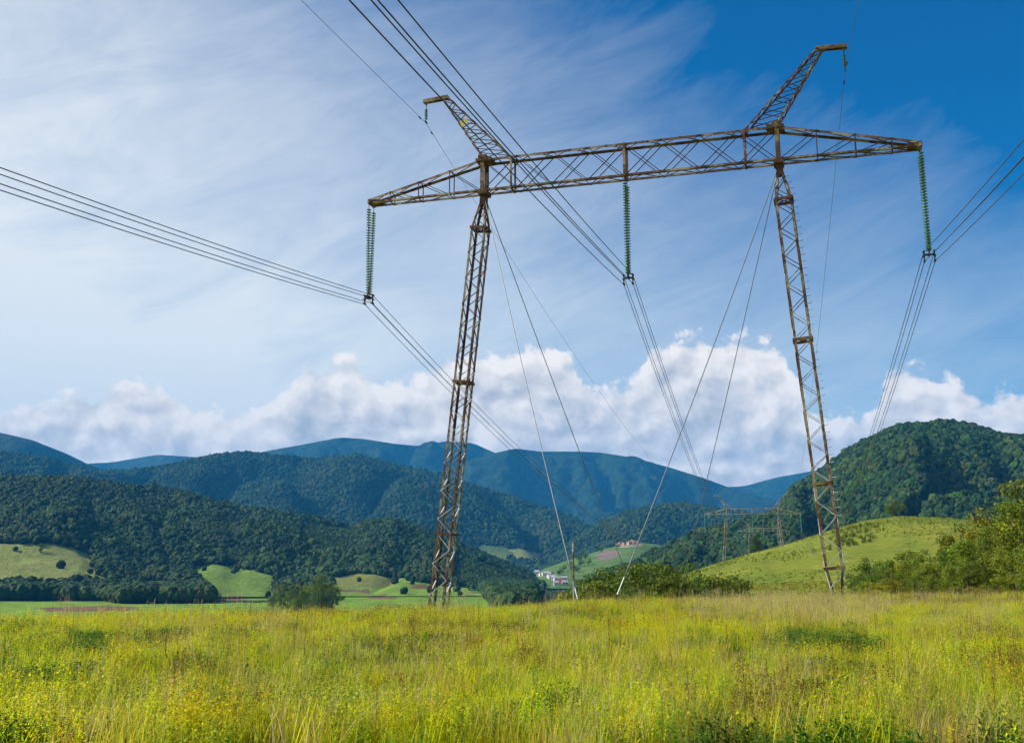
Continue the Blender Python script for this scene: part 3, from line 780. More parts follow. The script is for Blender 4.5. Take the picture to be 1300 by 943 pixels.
# ------------------------------------------------------------------ the tower
def lattice(mb, A, B, brace, n, w=.05, faces=(0, 1, 2, 3), style='zig', alt=0):
    """bracing between two quads A (start) and B (end) of four corners"""
    def P(c, t): return Vector(A[c]).lerp(Vector(B[c]), t)
    for f in faces:
        c0, c1 = f, (f+1) % 4
        for k in range(n):
            t0, t1 = k/n, (k+1)/n
            if style == 'x':
                mb.bar(P(c0, t0), P(c1, t1), w, w*.5); mb.bar(P(c1, t0), P(c0, t1), w, w*.5)
            else:
                if (k+f//2+alt) % 2: mb.bar(P(c0, t0), P(c1, t1), w, w*.6)
                else: mb.bar(P(c1, t0), P(c0, t1), w, w*.6)
ZB, ZT, DD = 25.7, 27.9, .95          # crossarm bottom, top, half-depth*2
XL, XF, XT = 9.36, 11.7, 17.48        # leg top, leg foot, arm tip
def make_tower(name, zl, zr, steel=None, light=False, feet=(11.9, 11.7)):
    ch = steel or M['chord']; br = steel or M['brace']; pl = steel or M['plate']; bm_ = steel or M['beam']
    root = empty(name)
    # --- legs
    for s_, zf in ((-1, zl), (1, zr)):
        top = Vector((s_*XL, 0, ZB-.15)); foot = Vector((s_*feet[0 if s_ < 0 else 1], 0, zf)); L = (top-foot).length; d = (top-foot)/L
        xd = Vector((0, 1, 0)).cross(d).normalized(); yd = Vector((0, 1, 0))
        def ring(t, w): c = foot+d*t; return [c+xd*a*w/2+yd*b*w/2 for a, b in ((-1, -1), (1, -1), (1, 1), (-1, 1))]
        hs_ = [(0, .34), (2.1, 1.0), (L*.26, 1.0), (L*.58, 1.0), (L-2.3, 1.0), (L-.1, .26)]
        leg = MB()
        for (t0, w0), (t1, w1) in zip(hs_, hs_[1:]):
            a, b_ = ring(t0, w0), ring(t1, w1)
            for c in range(4):
                ctr = (sum(a, Vector())/4); ctr2 = (sum(b_, Vector())/4)
                n1 = (ctr-a[c]); 
                leg.angle(a[c], b_[c], .24 if light else .14, .024, xd*(1 if (a[c]-ctr).dot(xd) < 0 else -1), yd*(1 if (a[c]-ctr).dot(yd) < 0 else -1))
        lg = leg.build('leg', ch, root)
        bc = MB()
        for k, ((t0, w0), (t1, w1)) in enumerate(zip(hs_, hs_[1:])):
            n = max(2, round((t1-t0)/.86)); lattice(bc, ring(t0, w0), ring(t1, w1), None, n, .062 if not light else .09, alt=k)
        bc.build('bracing', br, lg)
        for t0, w0 in hs_[1:-1]:
            col = MB()
            a, b_ = ring(t0-.09, w0+.06), ring(t0+.09, w0+.06)
            for c in range(4):
                col.bar((a[c]+b_[c])/2, (a[(c+1) % 4]+b_[(c+1) % 4])/2, .09, .16)
            for c in range(2): col.bar(ring(t0, w0)[c], ring(t0, w0)[c+2], .07, .05)
            col.build('collar', pl, lg)
        hp = MB(); hp.bar(top-d*.7, top+Vector((0, 0, .25)), .42, .46, (0, 1, 0)); hp.build('top_hinge', pl, lg)
        hp = MB(); hp.bar(foot-Vector((0, 0, .5)), foot+d*.5, .5, .5, (0, 1, 0)); hp.build('foot_hinge', pl, lg)
        if s_ > 0 and not light:
            pg = MB(); t = 2.4
            while t < L-.8:
                w0 = np.interp(t, [h_[0] for h_ in hs_], [h_[1] for h_ in hs_]); p = ring(t, w0)[1]; pg.tube([p, p+xd*.24], .014, 5)
                pg.tube([p+xd*.24, p+xd*.25+Vector((0, 0, .05))], .016, 5); t += .42
            pg.build('climbing_pegs', M['brace'], lg)
    # --- crossarm
    h = DD/2
    def sec(x, zb, zt, w): return [Vector((x, -w/2, zb)), Vector((x, -w/2, zt)), Vector((x, w/2, zt)), Vector((x, w/2, zb))]
    S = [sec(-XT, ZB-.03, ZB+.28, .75), sec(-XL, ZB, ZT, DD), sec(XL, ZB, ZT, DD), sec(XT, ZB-.03, ZB+.28, .75)]
    arm = MB()
    for a, b_ in zip(S, S[1:]):
        for c in range(4):
            z1 = 1 if c in (0, 3) else -1; y1 = 1 if c in (0, 1) else -1
            arm.angle(a[c], b_[c], .26 if light else .15, .028, (0, 0, z1), (0, y1, 0))
    ar = arm.build('crossarm', ch, root)
    bc = MB()
    lattice(bc, S[1], S[2], None, 8, .075, faces=(0, 2), style='x')
    lattice(bc, S[1], S[2], None, 16, .06, faces=(1, 3))
    for A, B in ((S[1], S[0]), (S[2], S[3])):
        for t in (.28, .55, .8):
            q = [Vector(A[c]).lerp(Vector(B[c]), t) for c in range(4)]
            bc.bar(q[0], q[1], .06, .05); bc.bar(q[3], q[2], .06, .05); bc.bar(q[0], q[3], .05); bc.bar(q[1], q[2], .05)
        T = [0, .28, .55, .8, 1]
        for k, (t0, t1) in enumerate(zip(T, T[1:])):
            for c0, c1 in ((0, 1), (3, 2)):
                p = [Vector(A[c0]).lerp(Vector(B[c0]), t0), Vector(A[c1]).lerp(Vector(B[c1]), t1)]
                bc.bar(p[0], p[1], .055, .04)
            bc.bar(Vector(A[0]).lerp(Vector(B[0]), t0), Vector(A[3]).lerp(Vector(B[3]), t1), .05)
            bc.bar(Vector(A[1]).lerp(Vector(B[1]), t0), Vector(A[2]).lerp(Vector(B[2]), t1), .05)
    bc.build('bracing', br, ar)
    po = MB()
    for x in (-XL+1.95, 0, XL-1.95):
        for y in (-h, h): po.bar((x, y, ZB), (x, y, ZT), .11 if x else .16, .11)
        po.bar((x, -h, ZB), (x, h, ZB), .1); po.bar((x, -h, ZT), (x, h, ZT), .1)
    po.build('upright', ch, ar)
    hd = MB()
    for s_ in (-1, 1):
        for y in (-h, h): hd.bar((s_*XL, y, ZB-.1), (s_*XL, y, ZT+.05), .26, .12)
        hd.bar((s_*XL, 0, ZT-.12), (s_*XL, 0, ZT+.28), .55, DD+.2, (0, 1, 0)); hd.bar((s_*(XL+.45), 0, ZT-.05), (s_*(XL-.6), 0, ZT-.02), DD+.16, .22)
        hd.bar((s_*(XL-.3), 0, ZB-.05), (s_*(XL+.3), 0, ZB-.05), DD+.1, .24)
    hd.build('head_plate', pl, root)
    tp = MB()
    for s_ in (-1, 1):
        tp.bar((s_*(XT-.8), 0, ZB+.14), (s_*(XT+.02), 0, ZB+.12), .7, .24); tp.bar((s_*(XT-.1), -.52, ZB+.05), (s_*(XT-.1), .52, ZB+.05), .14, .18)
    tp.build('end_plate', bm_, ar)
    # --- earth wire peaks
    for s_ in (-1, 1):
        A = [Vector((s_*(XL-1.95), -h*.9, ZT)), Vector((s_*XL, -h*.9, ZT+.05)), Vector((s_*XL, h*.9, ZT+.05)), Vector((s_*(XL-1.95), h*.9, ZT))]
        B = [Vector((s_*11.9, -.2, 32.75)), Vector((s_*12.35, -.2, 32.65)), Vector((s_*12.35, .2, 32.65)), Vector((s_*11.9, .2, 32.75))]
        pk = MB()
        for c in range(4):
            ctr = sum(A, Vector())/4; pk.angle(A[c], B[c], .18 if light else .11, .02, (s_*(1 if c in (0, 3) else -1), 0, 0), (0, 1 if c < 2 else -1, 0))
        p_ = pk.build('peak', ch, root)
        bc = MB(); lattice(bc, A, B, None, 12, .062); bc.build('bracing', br, p_)
        bb = MB(); bb.bar((s_*11.95, -.14, 32.8), (s_*13.75, -.12, 32.7), .09, .24); bb.bar((s_*11.95, .14, 32.8), (s_*13.75, .12, 32.7), .09, .24); bb.bar((s_*12.0, 0, 32.9), (s_*13.7, 0, 32.8), .34, .03); bb.bar((s_*13.3, 0, 32.7), (s_*13.75, 0, 32.7), .36, .2); bb.bar((s_*13.55, 0, 32.66), (s_*13.55, 0, 32.45), .12, .12, (0, 1, 0)); bb.build('cantilever_beam', bm_, p_)
        if s_ < 0 and not light:
            sg = MB(); q = Vector(A[1]).lerp(Vector(B[1]), .56); q2 = Vector(A[0]).lerp(Vector(B[0]), .60); q, q2 = q.lerp(q2, .12), q.lerp(q2, .62)
            sg.bar((q+Vector((0, -.09, -.05))), (q2+Vector((0, -.09, .05))), .03, .36); s1 = sg.build('number_plate', M['sign'], p_)
    return root
TC = Vector((7.17, 63.4)); TR = math.atan2(-10, 33.5)
TOW = make_tower('transmission_tower', -3.8, -.35, feet=(12.5, 11.25))
TOW.location = (TC.x, TC.y, 0); TOW.rotation_euler = (0, 0, TR)
tag(TOW, 'large rusty lattice pylon with two splayed legs and wide crossarm, nearest of the line', 'pylon', 'pylons of the power line')
def T1(x, y, z): c, s_ = math.cos(TR), math.sin(TR); return Vector((TC.x+x*c-y*s_, TC.y+x*s_+y*c, z))
# next pylons
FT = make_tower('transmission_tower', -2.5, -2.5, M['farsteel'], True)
T2C = Vector((89, 400)); a2 = math.atan2(-.2419, .97)
FT.location = (T2C.x, T2C.y, -3.6); FT.rotation_euler = (0, 0, a2*.75)
tag(FT, 'next lattice pylon of the line standing on the edge of the green meadow hill', 'pylon', 'pylons of the power line')
def T2(x, y, z): c, s_ = math.cos(a2*.75), math.sin(a2*.75); return Vector((T2C.x+x*c-y*s_, T2C.y+x*s_+y*c, z-3.6))
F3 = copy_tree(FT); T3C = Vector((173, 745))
F3.location = (T3C.x, T3C.y, 2.5); F3.rotation_euler = (0, 0, a2)
tag(F3, 'farthest small lattice pylon seen behind the crossarm of the next pylon', 'pylon')
def T3(x, y, z): c, s_ = math.cos(a2), math.sin(a2); return Vector((T3C.x+x*c-y*s_, T3C.y+x*s_+y*c, z+2.5))

# ------------------------------------------------------------------ insulators
def make_insulator(label, off=(0, 0)):
    root = empty('insulator_string'); Lz = 6.45
    for s_ in (-1, 1):
        top = Vector((0, s_*.40, 0)); bot = Vector((0, s_*.17, -Lz+.25))
        d = (bot-top); n = 33; st = MB()
        rod = MB(); rod.tube([top+Vector((0, 0, .12)), top+d*.055], .022, 6); rod.tube([top+d*.055, bot], .018, 5)
        for k in range(n):
            c = top+d*(.06+.92*k/(n-1))
            st.lathe(c, [(.03, .05), (.045, .045), (.05, .02), (.155, -.005), (.16, -.03), (.11, -.04), (.04, -.02), (.03, -.06)], 12)
        so = st.build('disc_chain', M['glass'], root, True); rod.build('rod', M['dark'], so)
    yk = MB(); yk.bar((0, -.32, -Lz+.12), (0, .32, -Lz+.12), .05, .22); yk.bar((-.30, 0, -Lz+.05), (.30, 0, -Lz+.05), .16, .09)
    for x in (-.28, .28):
        yk.bar((x, 0, -Lz+.28), (x, 0, -Lz-.36), .06, .10, (0, 1, 0))
        yk.bar((x, -.16, -Lz-.32), (x, .16, -Lz-.32), .11, .09); yk.bar((x, -.16, -Lz+.24), (x, .16, -Lz+.24), .11, .09)
        yk.tube([(x*1.15, -.22, -Lz-.04), (x*1.15, .22, -Lz-.04)], .035, 6)
    yk.build('yoke', M['dark'], root)
    tag(root, label, 'insulator', 'insulator strings of the near pylon')
    return root
ip = make_insulator('double chain of green glass discs hanging from the left end of the crossarm')
ip.location = T1(-XT+.1, 0, ZB-.08); ip.rotation_euler = (0, 0, TR)
ic = copy_tree(ip); ic.location = T1(0, 0, ZB-.08); ic['label'] = 'double chain of green glass discs hanging from the middle of the crossarm'
ir = copy_tree(ip); ir.location = T1(XT-.1, 0, ZB-.08); ir['label'] = 'double chain of green glass discs hanging from the right end of the crossarm'
# simplified strings of the far pylons
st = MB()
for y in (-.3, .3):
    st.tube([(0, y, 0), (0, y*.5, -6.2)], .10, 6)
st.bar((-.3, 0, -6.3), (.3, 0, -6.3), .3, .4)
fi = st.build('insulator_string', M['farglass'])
k = 0
for TT, rot, nm in ((T2, a2*.75, 'next pylon'), (T3, a2, 'farthest pylon')):
    for x, w in ((-XT+.1, 'left end'), (0, 'middle'), (XT-.1, 'right end')):
        o = fi if k == 0 else fi.copy()
        if k: COL.objects.link(o)
        k += 1
        o.location = TT(x, 0, ZB); o.rotation_euler = (0, 0, rot)
        tag(o, 'pale green insulator string hanging from the %s of the crossarm of the %s' % (w, nm), 'insulator', 'insulator strings of the far pylons')
# earth wire insulators
def earth_ins(s_, label):
    root = empty('earth_wire_insulator', T1(s_*13.55, 0, 32.45), TR)
    st = MB(); 
    for k in range(6): st.lathe((0, 0, -.35-k*.13), [(.03, .05), (.05, .02), (.115, -.005), (.115, -.02), (.04, -.02), (.03, -.06)], 10)
    a_ = st.build('disc_chain', M['glass'], root, True)
    ft = MB(); ft.tube([(0, 0, .05), (0, 0, -1.25)], .025, 6); ft.bar((0, -.2, -1.25), (0, .2, -1.25), .07, .09); ft.build('clamp', M['dark'], root)
    tag(root, label, 'insulator', 'short insulators under the peaks')
earth_ins(-1, 'short green insulator hanging under the tip of the left peak')
earth_ins(1, 'short pale insulator hanging under the tip of the right peak')

# ------------------------------------------------------------------ cables
LD = Vector((.2351, .972, 0)); LN = Vector((LD.y, -LD.x, 0))
def para(a, b, sag, n, t0=0, t1=1):
    out_ = []
    for k in range(n+1):
        t = t0+(t1-t0)*k/n
        p = a.lerp(b, t); p = Vector((p.x, p.y, p.z-4*sag*t*(1-t))); out_.append(p)
    return out_
BN = {-XT+.1: 'left', 0: 'middle', XT-.1: 'right'}
def cable_run(P0, P2, P3, r, sag, name, label, group, mat, off, back=Vector((0, 0, 0))):
    """one conductor from behind the camera over the near tower to the far ones"""
    span = 352
    prev = P0 - LD*span + Vector((0, 0, -1.5))
    a = para(P0, prev, sag, 90, 0, .42)[::-1]
    pts = a[:-1]+para(P0, P2, sag, 110)
    pts += para(P2, P3, sag*1.0, 60)[1:]
    mb = MB(); mb.tube(pts, r, 6)
    o = mb.build(name, mat, None, True)
    tag(o, label, 'cable', group)
    return o
ZW = ZB-.08-6.45
for x, nm in BN.items():
    for sx, hn in ((-1, 'left'), (1, 'right')):
        for dz, vn in ((.22, 'upper'), (-.34, 'lower')):
            off = sx*.29
            P0 = T1(x+off, 0, ZW+dz); P2 = T2(x+off, 0, ZB-6.2+dz); P3 = T3(x+off, 0, ZB-6.2+dz)
            o = cable_run(P0, P2, P3, .020, 11.8, 'power_cable', '%s %s cable of the four that hang from the %s insulator string' % (vn, hn, nm),
                      'power cables of the three bundles', M['cable'], off)
for s_, nm in ((-1, 'left'), (1, 'right')):
    P0 = T1(s_*13.55, 0, 31.15)
    o = cable_run(P0, T2(s_*13.55, 0, 31.15), T3(s_*13.55, 0, 31.15), .013, 8.6, 'earth_wire', 'single thin earth wire hung from the tip of the %s peak' % nm, 'earth wires', M['earth'], 0)
    for q in (-1.3, 1.3):
        dm = MB(); c = P0+LD*q+Vector((0, 0, -abs(q)*.09)); dm.tube([c-LD*.16+Vector((0, 0, -.07)), c+LD*.16+Vector((0, 0, -.07))], .05, 6); dm.tube([c, c+Vector((0, 0, -.08))], .02, 5)
        d_ = dm.build('vibration_damper', M['dark'], o)
# spacers clamped across each bundle
# ------------------------------------------------------------------ guys
def guy(s_, ax, ay, label, pr=None):
    top = T1(s_*XL-(s_*.05), .1*np.sign(ay), ZB-.35)
    b = T1(ax, ay, 0); z = surf_z(b.x, b.y); b = Vector((b.x, b.y, z+.1))
    root = empty('guy_wire', (b.x, b.y, z))
    mb = MB(); mid_ = top.lerp(b, .5)+Vector((0, 0, -.35)); pts = []
    for k in range(31):
        t = k/30; p = (top*(1-t)**2+mid_*2*t*(1-t)+b*t*t) if False else top.lerp(b, t)+Vector((0, 0, -4*.35*t*(1-t)))
        pts.append(p-Vector(root.location))
    mb.tube(pts[:-2], .026, 6); mb.build('wire', M['guy'], root, True)
    q = MB(); d = (pts[-4]-pts[-1]).normalized(); e = pts[-1]
    mb2 = MB(); mb2.tube([pts[-3], e+d*.9], .03, 6); mb2.build('turnbuckle', M['galv'], root); q.tube([e+d*1.0, e-d*.5], .05, 6); q.bar(e+d*.25, e-d*.6, .22, .22); q.build('anchor', M['dark'], root)
    tag(root, label, 'guy wire', 'guy wires of the near pylon')
guy(-1, .1, -14.3, 'steel guy wire from the left leg top down to the thin post')
guy(-1, -1.3, 14, 'steel guy wire from the left leg top down behind the centre thicket')
guy(1, 1.35, -14.3, 'steel guy wire from the right leg top to the grass before the thicket')
guy(1, -.4, 14, 'steel guy wire from the right leg top down behind the centre thicket')

# ------------------------------------------------------------------ thin post
pp = at(728.5, 757, 50); gzp = surf_z(pp.x, pp.y)
topz = at(728.5, 686, 50).z
po = empty('post', (pp.x, pp.y, gzp)); Hh = topz-gzp
b_ = MB(); b_.tube([(0, 0, -.3), (0, 0, Hh*.5)], .042, 8); b_.tube([(0, 0, Hh*.86), (0, 0, Hh*.97)], .055, 8); b_.build('pole', M['galv'], po)
b_ = MB(); b_.tube([(0, 0, Hh*.5), (0, 0, Hh*.86)], .036, 8); b_.build('rusty_section', M['beam'], po)
b_ = MB(); b_.tube([(-.09, 0, Hh*.58), (.10, 0, Hh*.58)], .028, 6); b_.tube([(-.07, 0, Hh*.50), (.07, 0, Hh*.50)], .024, 6); b_.tube([(-.10, 0, Hh*.93), (.17, 0, Hh*.91)], .03, 6); b_.build('bracket', M['galv'], po)
tag(po, 'thin upright post with rusty top and small brackets beside the left guy wire', 'post')
#@@MEADOW
# ------------------------------------------------------------------ foreground meadow
class Plant:
    def __init__(s): s.V = []; s.F = []; s.C = []
    def quad(s, a, b, c, d, col):
        n = len(s.V); s.V += [a, b, c, d]; s.F.append((n, n+1, n+2, n+3)); s.C += [col]*4
    def blade(s, x, y, h, w, lean, ang, col, tip, seg=3, curl=1.6):
        dx, dy = math.cos(ang), math.sin(ang); px, py = -dy, dx
        n = len(s.V)
        for k in range(seg+1):
            t = k/seg; o = lean*t**curl; ww = w*(1-t*.85)*.5
            z = h*(t-.12*lean*t*t)
            c = tuple(col[i]*(1-t)+tip[i]*t for i in range(3))
            s.V += [(x+dx*o-px*ww, y+dy*o-py*ww, z), (x+dx*o+px*ww, y+dy*o+py*ww, z)]; s.C += [c, c]
        for k in range(seg): s.F.append((n+2*k, n+2*k+1, n+2*k+3, n+2*k+2))
    def leaf(s, p, L, w, ang, el, col):
        d = Vector((math.cos(ang)*math.cos(el), math.sin(ang)*math.cos(el), math.sin(el))); x = Vector((-math.sin(ang), math.cos(ang), random.uniform(-.5, .5))).normalized()
        p = Vector(p); s.quad(tuple(p), tuple(p+d*L*.5+x*w*.5), tuple(p+d*L), tuple(p+d*L*.5-x*w*.5), col)
    def obj(s, nm='plant_kind'):
        return bpy.data.objects.new(nm, mesh_np(nm, s.V, s.F, M['meadow_plant'], False, np.array(s.C)))
def vary(c, a=.36):
    k = 1+random.uniform(-a, a); return (c[0]*k*(1+random.uniform(-.12, .12)), c[1]*k, c[2]*k)
YG = (.58, .60, .008); LG = (.36, .50, .014); DG = (.075, .155, .018); ST_ = (.55, .43, .15); GO = (.62, .53, .018); BR = (.17, .075, .030); OL = (.34, .29, .04)
def tuft(n, col, tip, hmin, hmax, spread, w=.009, lean=.35):
    p = Plant()
    for _ in range(n):
        r_ = spread*math.sqrt(random.random()); a = random.random()*6.28
        h = random.uniform(hmin, hmax)
        p.blade(r_*math.cos(a), r_*math.sin(a), h, w*random.uniform(.7, 1.5), h*random.uniform(.05, lean)*1.3, random.random()*6.28, vary(col), vary(tip))
    return p
def herb(nst, h0, h1, spread, leafcol, topcol, topn=14, leafn=16, L=.05, W=.018, head=.09):
    p = Plant()
    for _ in range(nst):
        r_ = spread*math.sqrt(random.random()); a = random.random()*6.28
        x, y = r_*math.cos(a), r_*math.sin(a); h = random.uniform(h0, h1); ln = random.uniform(-.15, .15); la = random.random()*6.28
        p.blade(x, y, h, .008, abs(ln)*h, la, vary(leafcol), vary(leafcol), 2, 1)
        for k in range(leafn):
            t = (k+.5)/leafn; o = abs(ln)*h*t
            p.leaf((x+math.cos(la)*o, y+math.sin(la)*o, h*t), L*random.uniform(.6, 1.3)*(1.2-.5*t), W*random.uniform(.7, 1.3), random.random()*6.28, random.uniform(-.2, .9), vary(leafcol, .35))
        tx, ty = x+math.cos(la)*abs(ln)*h, y+math.sin(la)*abs(ln)*h
        for k in range(topn):
            q = (tx+random.gauss(0, head*.4), ty+random.gauss(0, head*.4), h+random.uniform(-head*1.3, head*.6))
            s_ = random.uniform(.010, .024)
            p.leaf(q, s_*1.6, s_, random.random()*6.28, random.uniform(-.5, 1.2), vary(topcol, .3))
    return p
def stalks(n, h0, h1, spread, stem, head, hl=.14, w=.0055, lean=.18):
    p = Plant()
    for _ in range(n):
        r_ = spread*math.sqrt(random.random()); a = random.random()*6.28; x, y = r_*math.cos(a), r_*math.sin(a)
        h = random.uniform(h0, h1); la = random.random()*6.28; ln = random.uniform(.02, lean)*h
        p.blade(x, y, h, w, ln, la, vary(stem), vary(stem), 4, 2)
        for k in range(16):
            t = 1-hl*random.random()**1.0/h*1.4; o = ln*t*t; z = h*(t-.12*ln*t*t)
            p.leaf((x+math.cos(la)*o, y+math.sin(la)*o, z), random.uniform(.02, .05), .010, random.random()*6.28, random.uniform(.2, 1.2), vary(head, .3))
    return p
random.seed(21)
kinds = [tuft(60, YG, (.45, .44, .045), .30, .62, .30, .014), tuft(60, LG, YG, .28, .58, .30, .015), tuft(50, OL, ST_, .34, .70, .30, .011, .5),
         tuft(56, YG, (.55, .50, .06), .35, .66, .32, .012),
         herb(15, .34, .64, .30, LG, GO, 9, 24, .055, .018), herb(15, .36, .68, .30, YG, GO, 12, 24, .055, .018), herb(16, .30, .58, .30, (.24, .33, .03), (.46, .44, .04), 6, 38, .06, .020),
         herb(17, .25, .50, .30, DG, (.14, .26, .03), 6, 30, .075, .034), herb(10, .40, .70, .24, (.24, .23, .04), BR, 12, 14, .05, .018, .07),
         stalks(9, .7, 1.05, .25, (.42, .36, .12), (.52, .42, .20)), stalks(6, .8, 1.35, .22, ST_, (.50, .38, .22), .22), stalks(7, .55, .9, .22, BR, (.20, .09, .035), .25, .009, .1),
         tuft(36, (.55, .47, .19), (.66, .56, .28), .35, .8, .30, .007, .8)]
KO = [p.obj() for p in kinds]
rg = np.random.default_rng(9)
def polar_pts(r0, r1, dens, a0, a1):
    n = int(dens*.5*(r1*r1-r0*r0)*rad(a1-a0)); r = np.sqrt(rg.uniform(r0*r0, r1*r1, n)); a = np.radians(rg.uniform(a0, a1, n))
    return np.stack([r*np.sin(a), r*np.cos(a)], -1)
XY = np.vstack([polar_pts(3, 9, 6, -60, 60), polar_pts(9, 28, 22, -38, 38), polar_pts(28, 48, 15, -33, 33), polar_pts(48, 75, 5, -33, 33), polar_pts(75, 130, 1.2, 5, 33)])
X, Y = XY[:, 0], XY[:, 1]; n = len(X); R_ = np.hypot(X, Y)
Z = gz(X, Y)
A1 = fbm(X*.22, Y*.22, 31, 3); A2 = fbm(X*.45, Y*.45, 32, 3); A3 = fbm(X*.12, Y*.12, 33, 3); A4 = fbm(X*.8, Y*.8, 34, 2)
u = rg.random(n); u2 = rg.random(n)
ix = np.where(u < .26, 0, np.where(u < .46, 1, np.where(u < .60, 3, np.where(u < .86, 6, np.where(u < .94, 5, 4)))))
px_, py_ = proj(X, Y, Z)
leftness = sstep(650, 100, px_)
ix = np.where((A1 > .12-.12*leftness) & (u2 < .45), np.where(rg.random(n) < .5, 4, 5), ix)
ix = np.where((A2 > .38) & (u2 < .25), 7, ix)
ix = np.where((A3 > .15) & (rg.random(n) < .1), 2, ix)
ix = np.where((A4 > .45) & (rg.random(n) < .6), 8, ix)
ix = np.where((rg.random(n) < .02+.03*(A3 > .1)+.08*(px_ > 850)*(R_ > 24)), 12, ix)
ix = np.where(rg.random(n) < .018, 9, ix); ix = np.where(rg.random(n) < .012, 10, ix); ix = np.where(rg.random(n) < .022+.05*(A4 > .2), 11, ix); ix = np.where((rg.random(n) < .5) & (fbm(X*.5, Y*.35, 60, 3) > .33), 7, ix)
sc_ = (.50+.48*rg.random(n))*(1+.22*fbm(X*.3, Y*.3, 40, 3))
sc_ = np.where(R_ < 9, sc_*.6, sc_)
# the dark leafy patches of the photo
def patch(px, py, rx, ry, kinds_, prob, ht=1.0):
    global ix, sc_
    m_ = (((px_-px)/rx)**2+((py_-py)/ry)**2 < 1) & (rg.random(n) < prob)
    ix = np.where(m_, rg.choice(kinds_, n), ix); sc_ = np.where(m_, sc_*ht, sc_)
patch(1040, 835, 75, 16, [7, 6], .8, 1.15); patch(30, 850, 110, 45, [7, 1, 6], .6); patch(250, 900, 260, 40, [1, 7, 6], .35); patch(650, 920, 300, 30, [1, 6], .4); patch(110, 838, 30, 18, [7], .7); patch(455, 850, 35, 20, [7, 6], .6)
patch(1200, 772, 130, 10, [8, 2, 12, 11], .5); patch(1000, 790, 130, 22, [12, 2, 9], .45); patch(385, 785, 60, 22, [8, 5, 11], .6); patch(500, 800, 60, 20, [8, 4], .4)
keep = np.ones(n, bool)
scatter('meadow_grass', np.stack([X, Y, Z-.02], -1)[keep], sc_, rg.random(n)*6.28, ix, KO, 'tall yellow green meadow grass and flowering weeds filling the foreground', 'grass')

# ------------------------------------------------------------------ haze
HX = 13600
mb = MB(); mb.quadlist([(-HX, -HX, -70), (HX, -HX, -70), (HX, HX, -70), (-HX, HX, -70), (-HX, -HX, 1500), (HX, -HX, 1500), (HX, HX, 1500), (-HX, HX, 1500)],
                       [(0, 3, 2, 1), (4, 5, 6, 7), (0, 1, 5, 4), (1, 2, 6, 5), (2, 3, 7, 6), (3, 0, 4, 7)])
m, nt, out = newmat('haze')
pv = nt.nodes.new('ShaderNodeVolumePrincipled'); pv.inputs['Color'].default_value = (.05, .42, 1.0, 1); pv.inputs['Density'].default_value = 5.8e-5
pv.inputs['Anisotropy'].default_value = 0.0
nt.links.new(pv.outputs[0], out.inputs['Volume'])
hz = mb.build('haze', m); tag(hz, 'thin blue haze of the air between the camera and the far mountains', 'haze', kind='stuff')

# ------------------------------------------------------------------ sun, sky
SAZ, SEL = -82.0, 36.0           # azimuth from +Y (right positive), elevation
sd = Vector((math.sin(rad(SAZ))*math.cos(rad(SEL)), math.cos(rad(SAZ))*math.cos(rad(SEL)), math.sin(rad(SEL))))
sl = bpy.data.lights.new('sun', 'SUN'); sl.energy = 5.0; sl.angle = rad(.53); sl.color = (1, .93, .80)
so = bpy.data.objects.new('sun', sl); COL.objects.link(so); so.rotation_euler = sd.to_track_quat('Z', 'Y').to_euler()
W = bpy.data.worlds.new('World'); scene.world = W; W.use_nodes = True
nt = W.node_tree; nt.nodes.clear(); Lk = nt.links.new
wo = nt.nodes.new('ShaderNodeOutputWorld'); bg = nt.nodes.new('ShaderNodeBackground'); bg.inputs[1].default_value = .094
sky = nt.nodes.new('ShaderNodeTexSky'); sky.sky_type = 'NISHITA'; sky.sun_disc = False; sky.sun_elevation = rad(SEL); sky.sun_rotation = rad(SAZ)
sky.altitude = 600; sky.air_density = 1.0; sky.dust_density = .3; sky.ozone_density = 3.5
tc = nt.nodes.new('ShaderNodeTexCoord'); D = tc.outputs['Generated']
sx = nt.nodes.new('ShaderNodeSeparateXYZ'); Lk(D, sx.inputs[0])
az = math_(nt, 'MULTIPLY', math_(nt, 'ARCTAN2', sx.outputs[0], sx.outputs[1]), 180/math.pi)
el = math_(nt, 'MULTIPLY', math_(nt, 'ARCSINE', sx.outputs[2]), 180/math.pi)
hs_ = nt.nodes.new('ShaderNodeHueSaturation'); hs_.inputs['Saturation'].default_value = 1.45; hs_.inputs['Value'].default_value = .84; Lk(sky.outputs[0], hs_.inputs['Color'])
skyc = mixc(nt, hs_.outputs[0], (.13, .80, .86), 1.0, 'MULTIPLY')
def comb(x, y, z=0.0):
    c = nt.nodes.new('ShaderNodeCombineXYZ')
    for i, v in enumerate((x, y, z)):
        if isinstance(v, bpy.types.NodeSocket): Lk(v, c.inputs[i])
        else: c.inputs[i].default_value = v
    return c.outputs[0]
def fcurve(x, pts, lo, hi):
    """piecewise curve of azimuth: pts (az, value)"""
    n_ = nt.nodes.new('ShaderNodeFloatCurve'); t = nt.nodes.new('ShaderNodeMapRange'); Lk(x, t.inputs[0]); t.inputs[1].default_value = lo; t.inputs[2].default_value = hi
    Lk(t.outputs[0], n_.inputs['Value']); c = n_.mapping.curves[0]; n_.mapping.use_clip = False
    p = [((a-lo)/(hi-lo), v) for a, v in pts]
    c.points[0].location = p[0]; c.points[1].location = p[-1]
    for q in p[1:-1]: c.points.new(*q)
    for q in c.points: q.handle_type = 'AUTO'
    n_.mapping.update(); return n_.outputs[0]
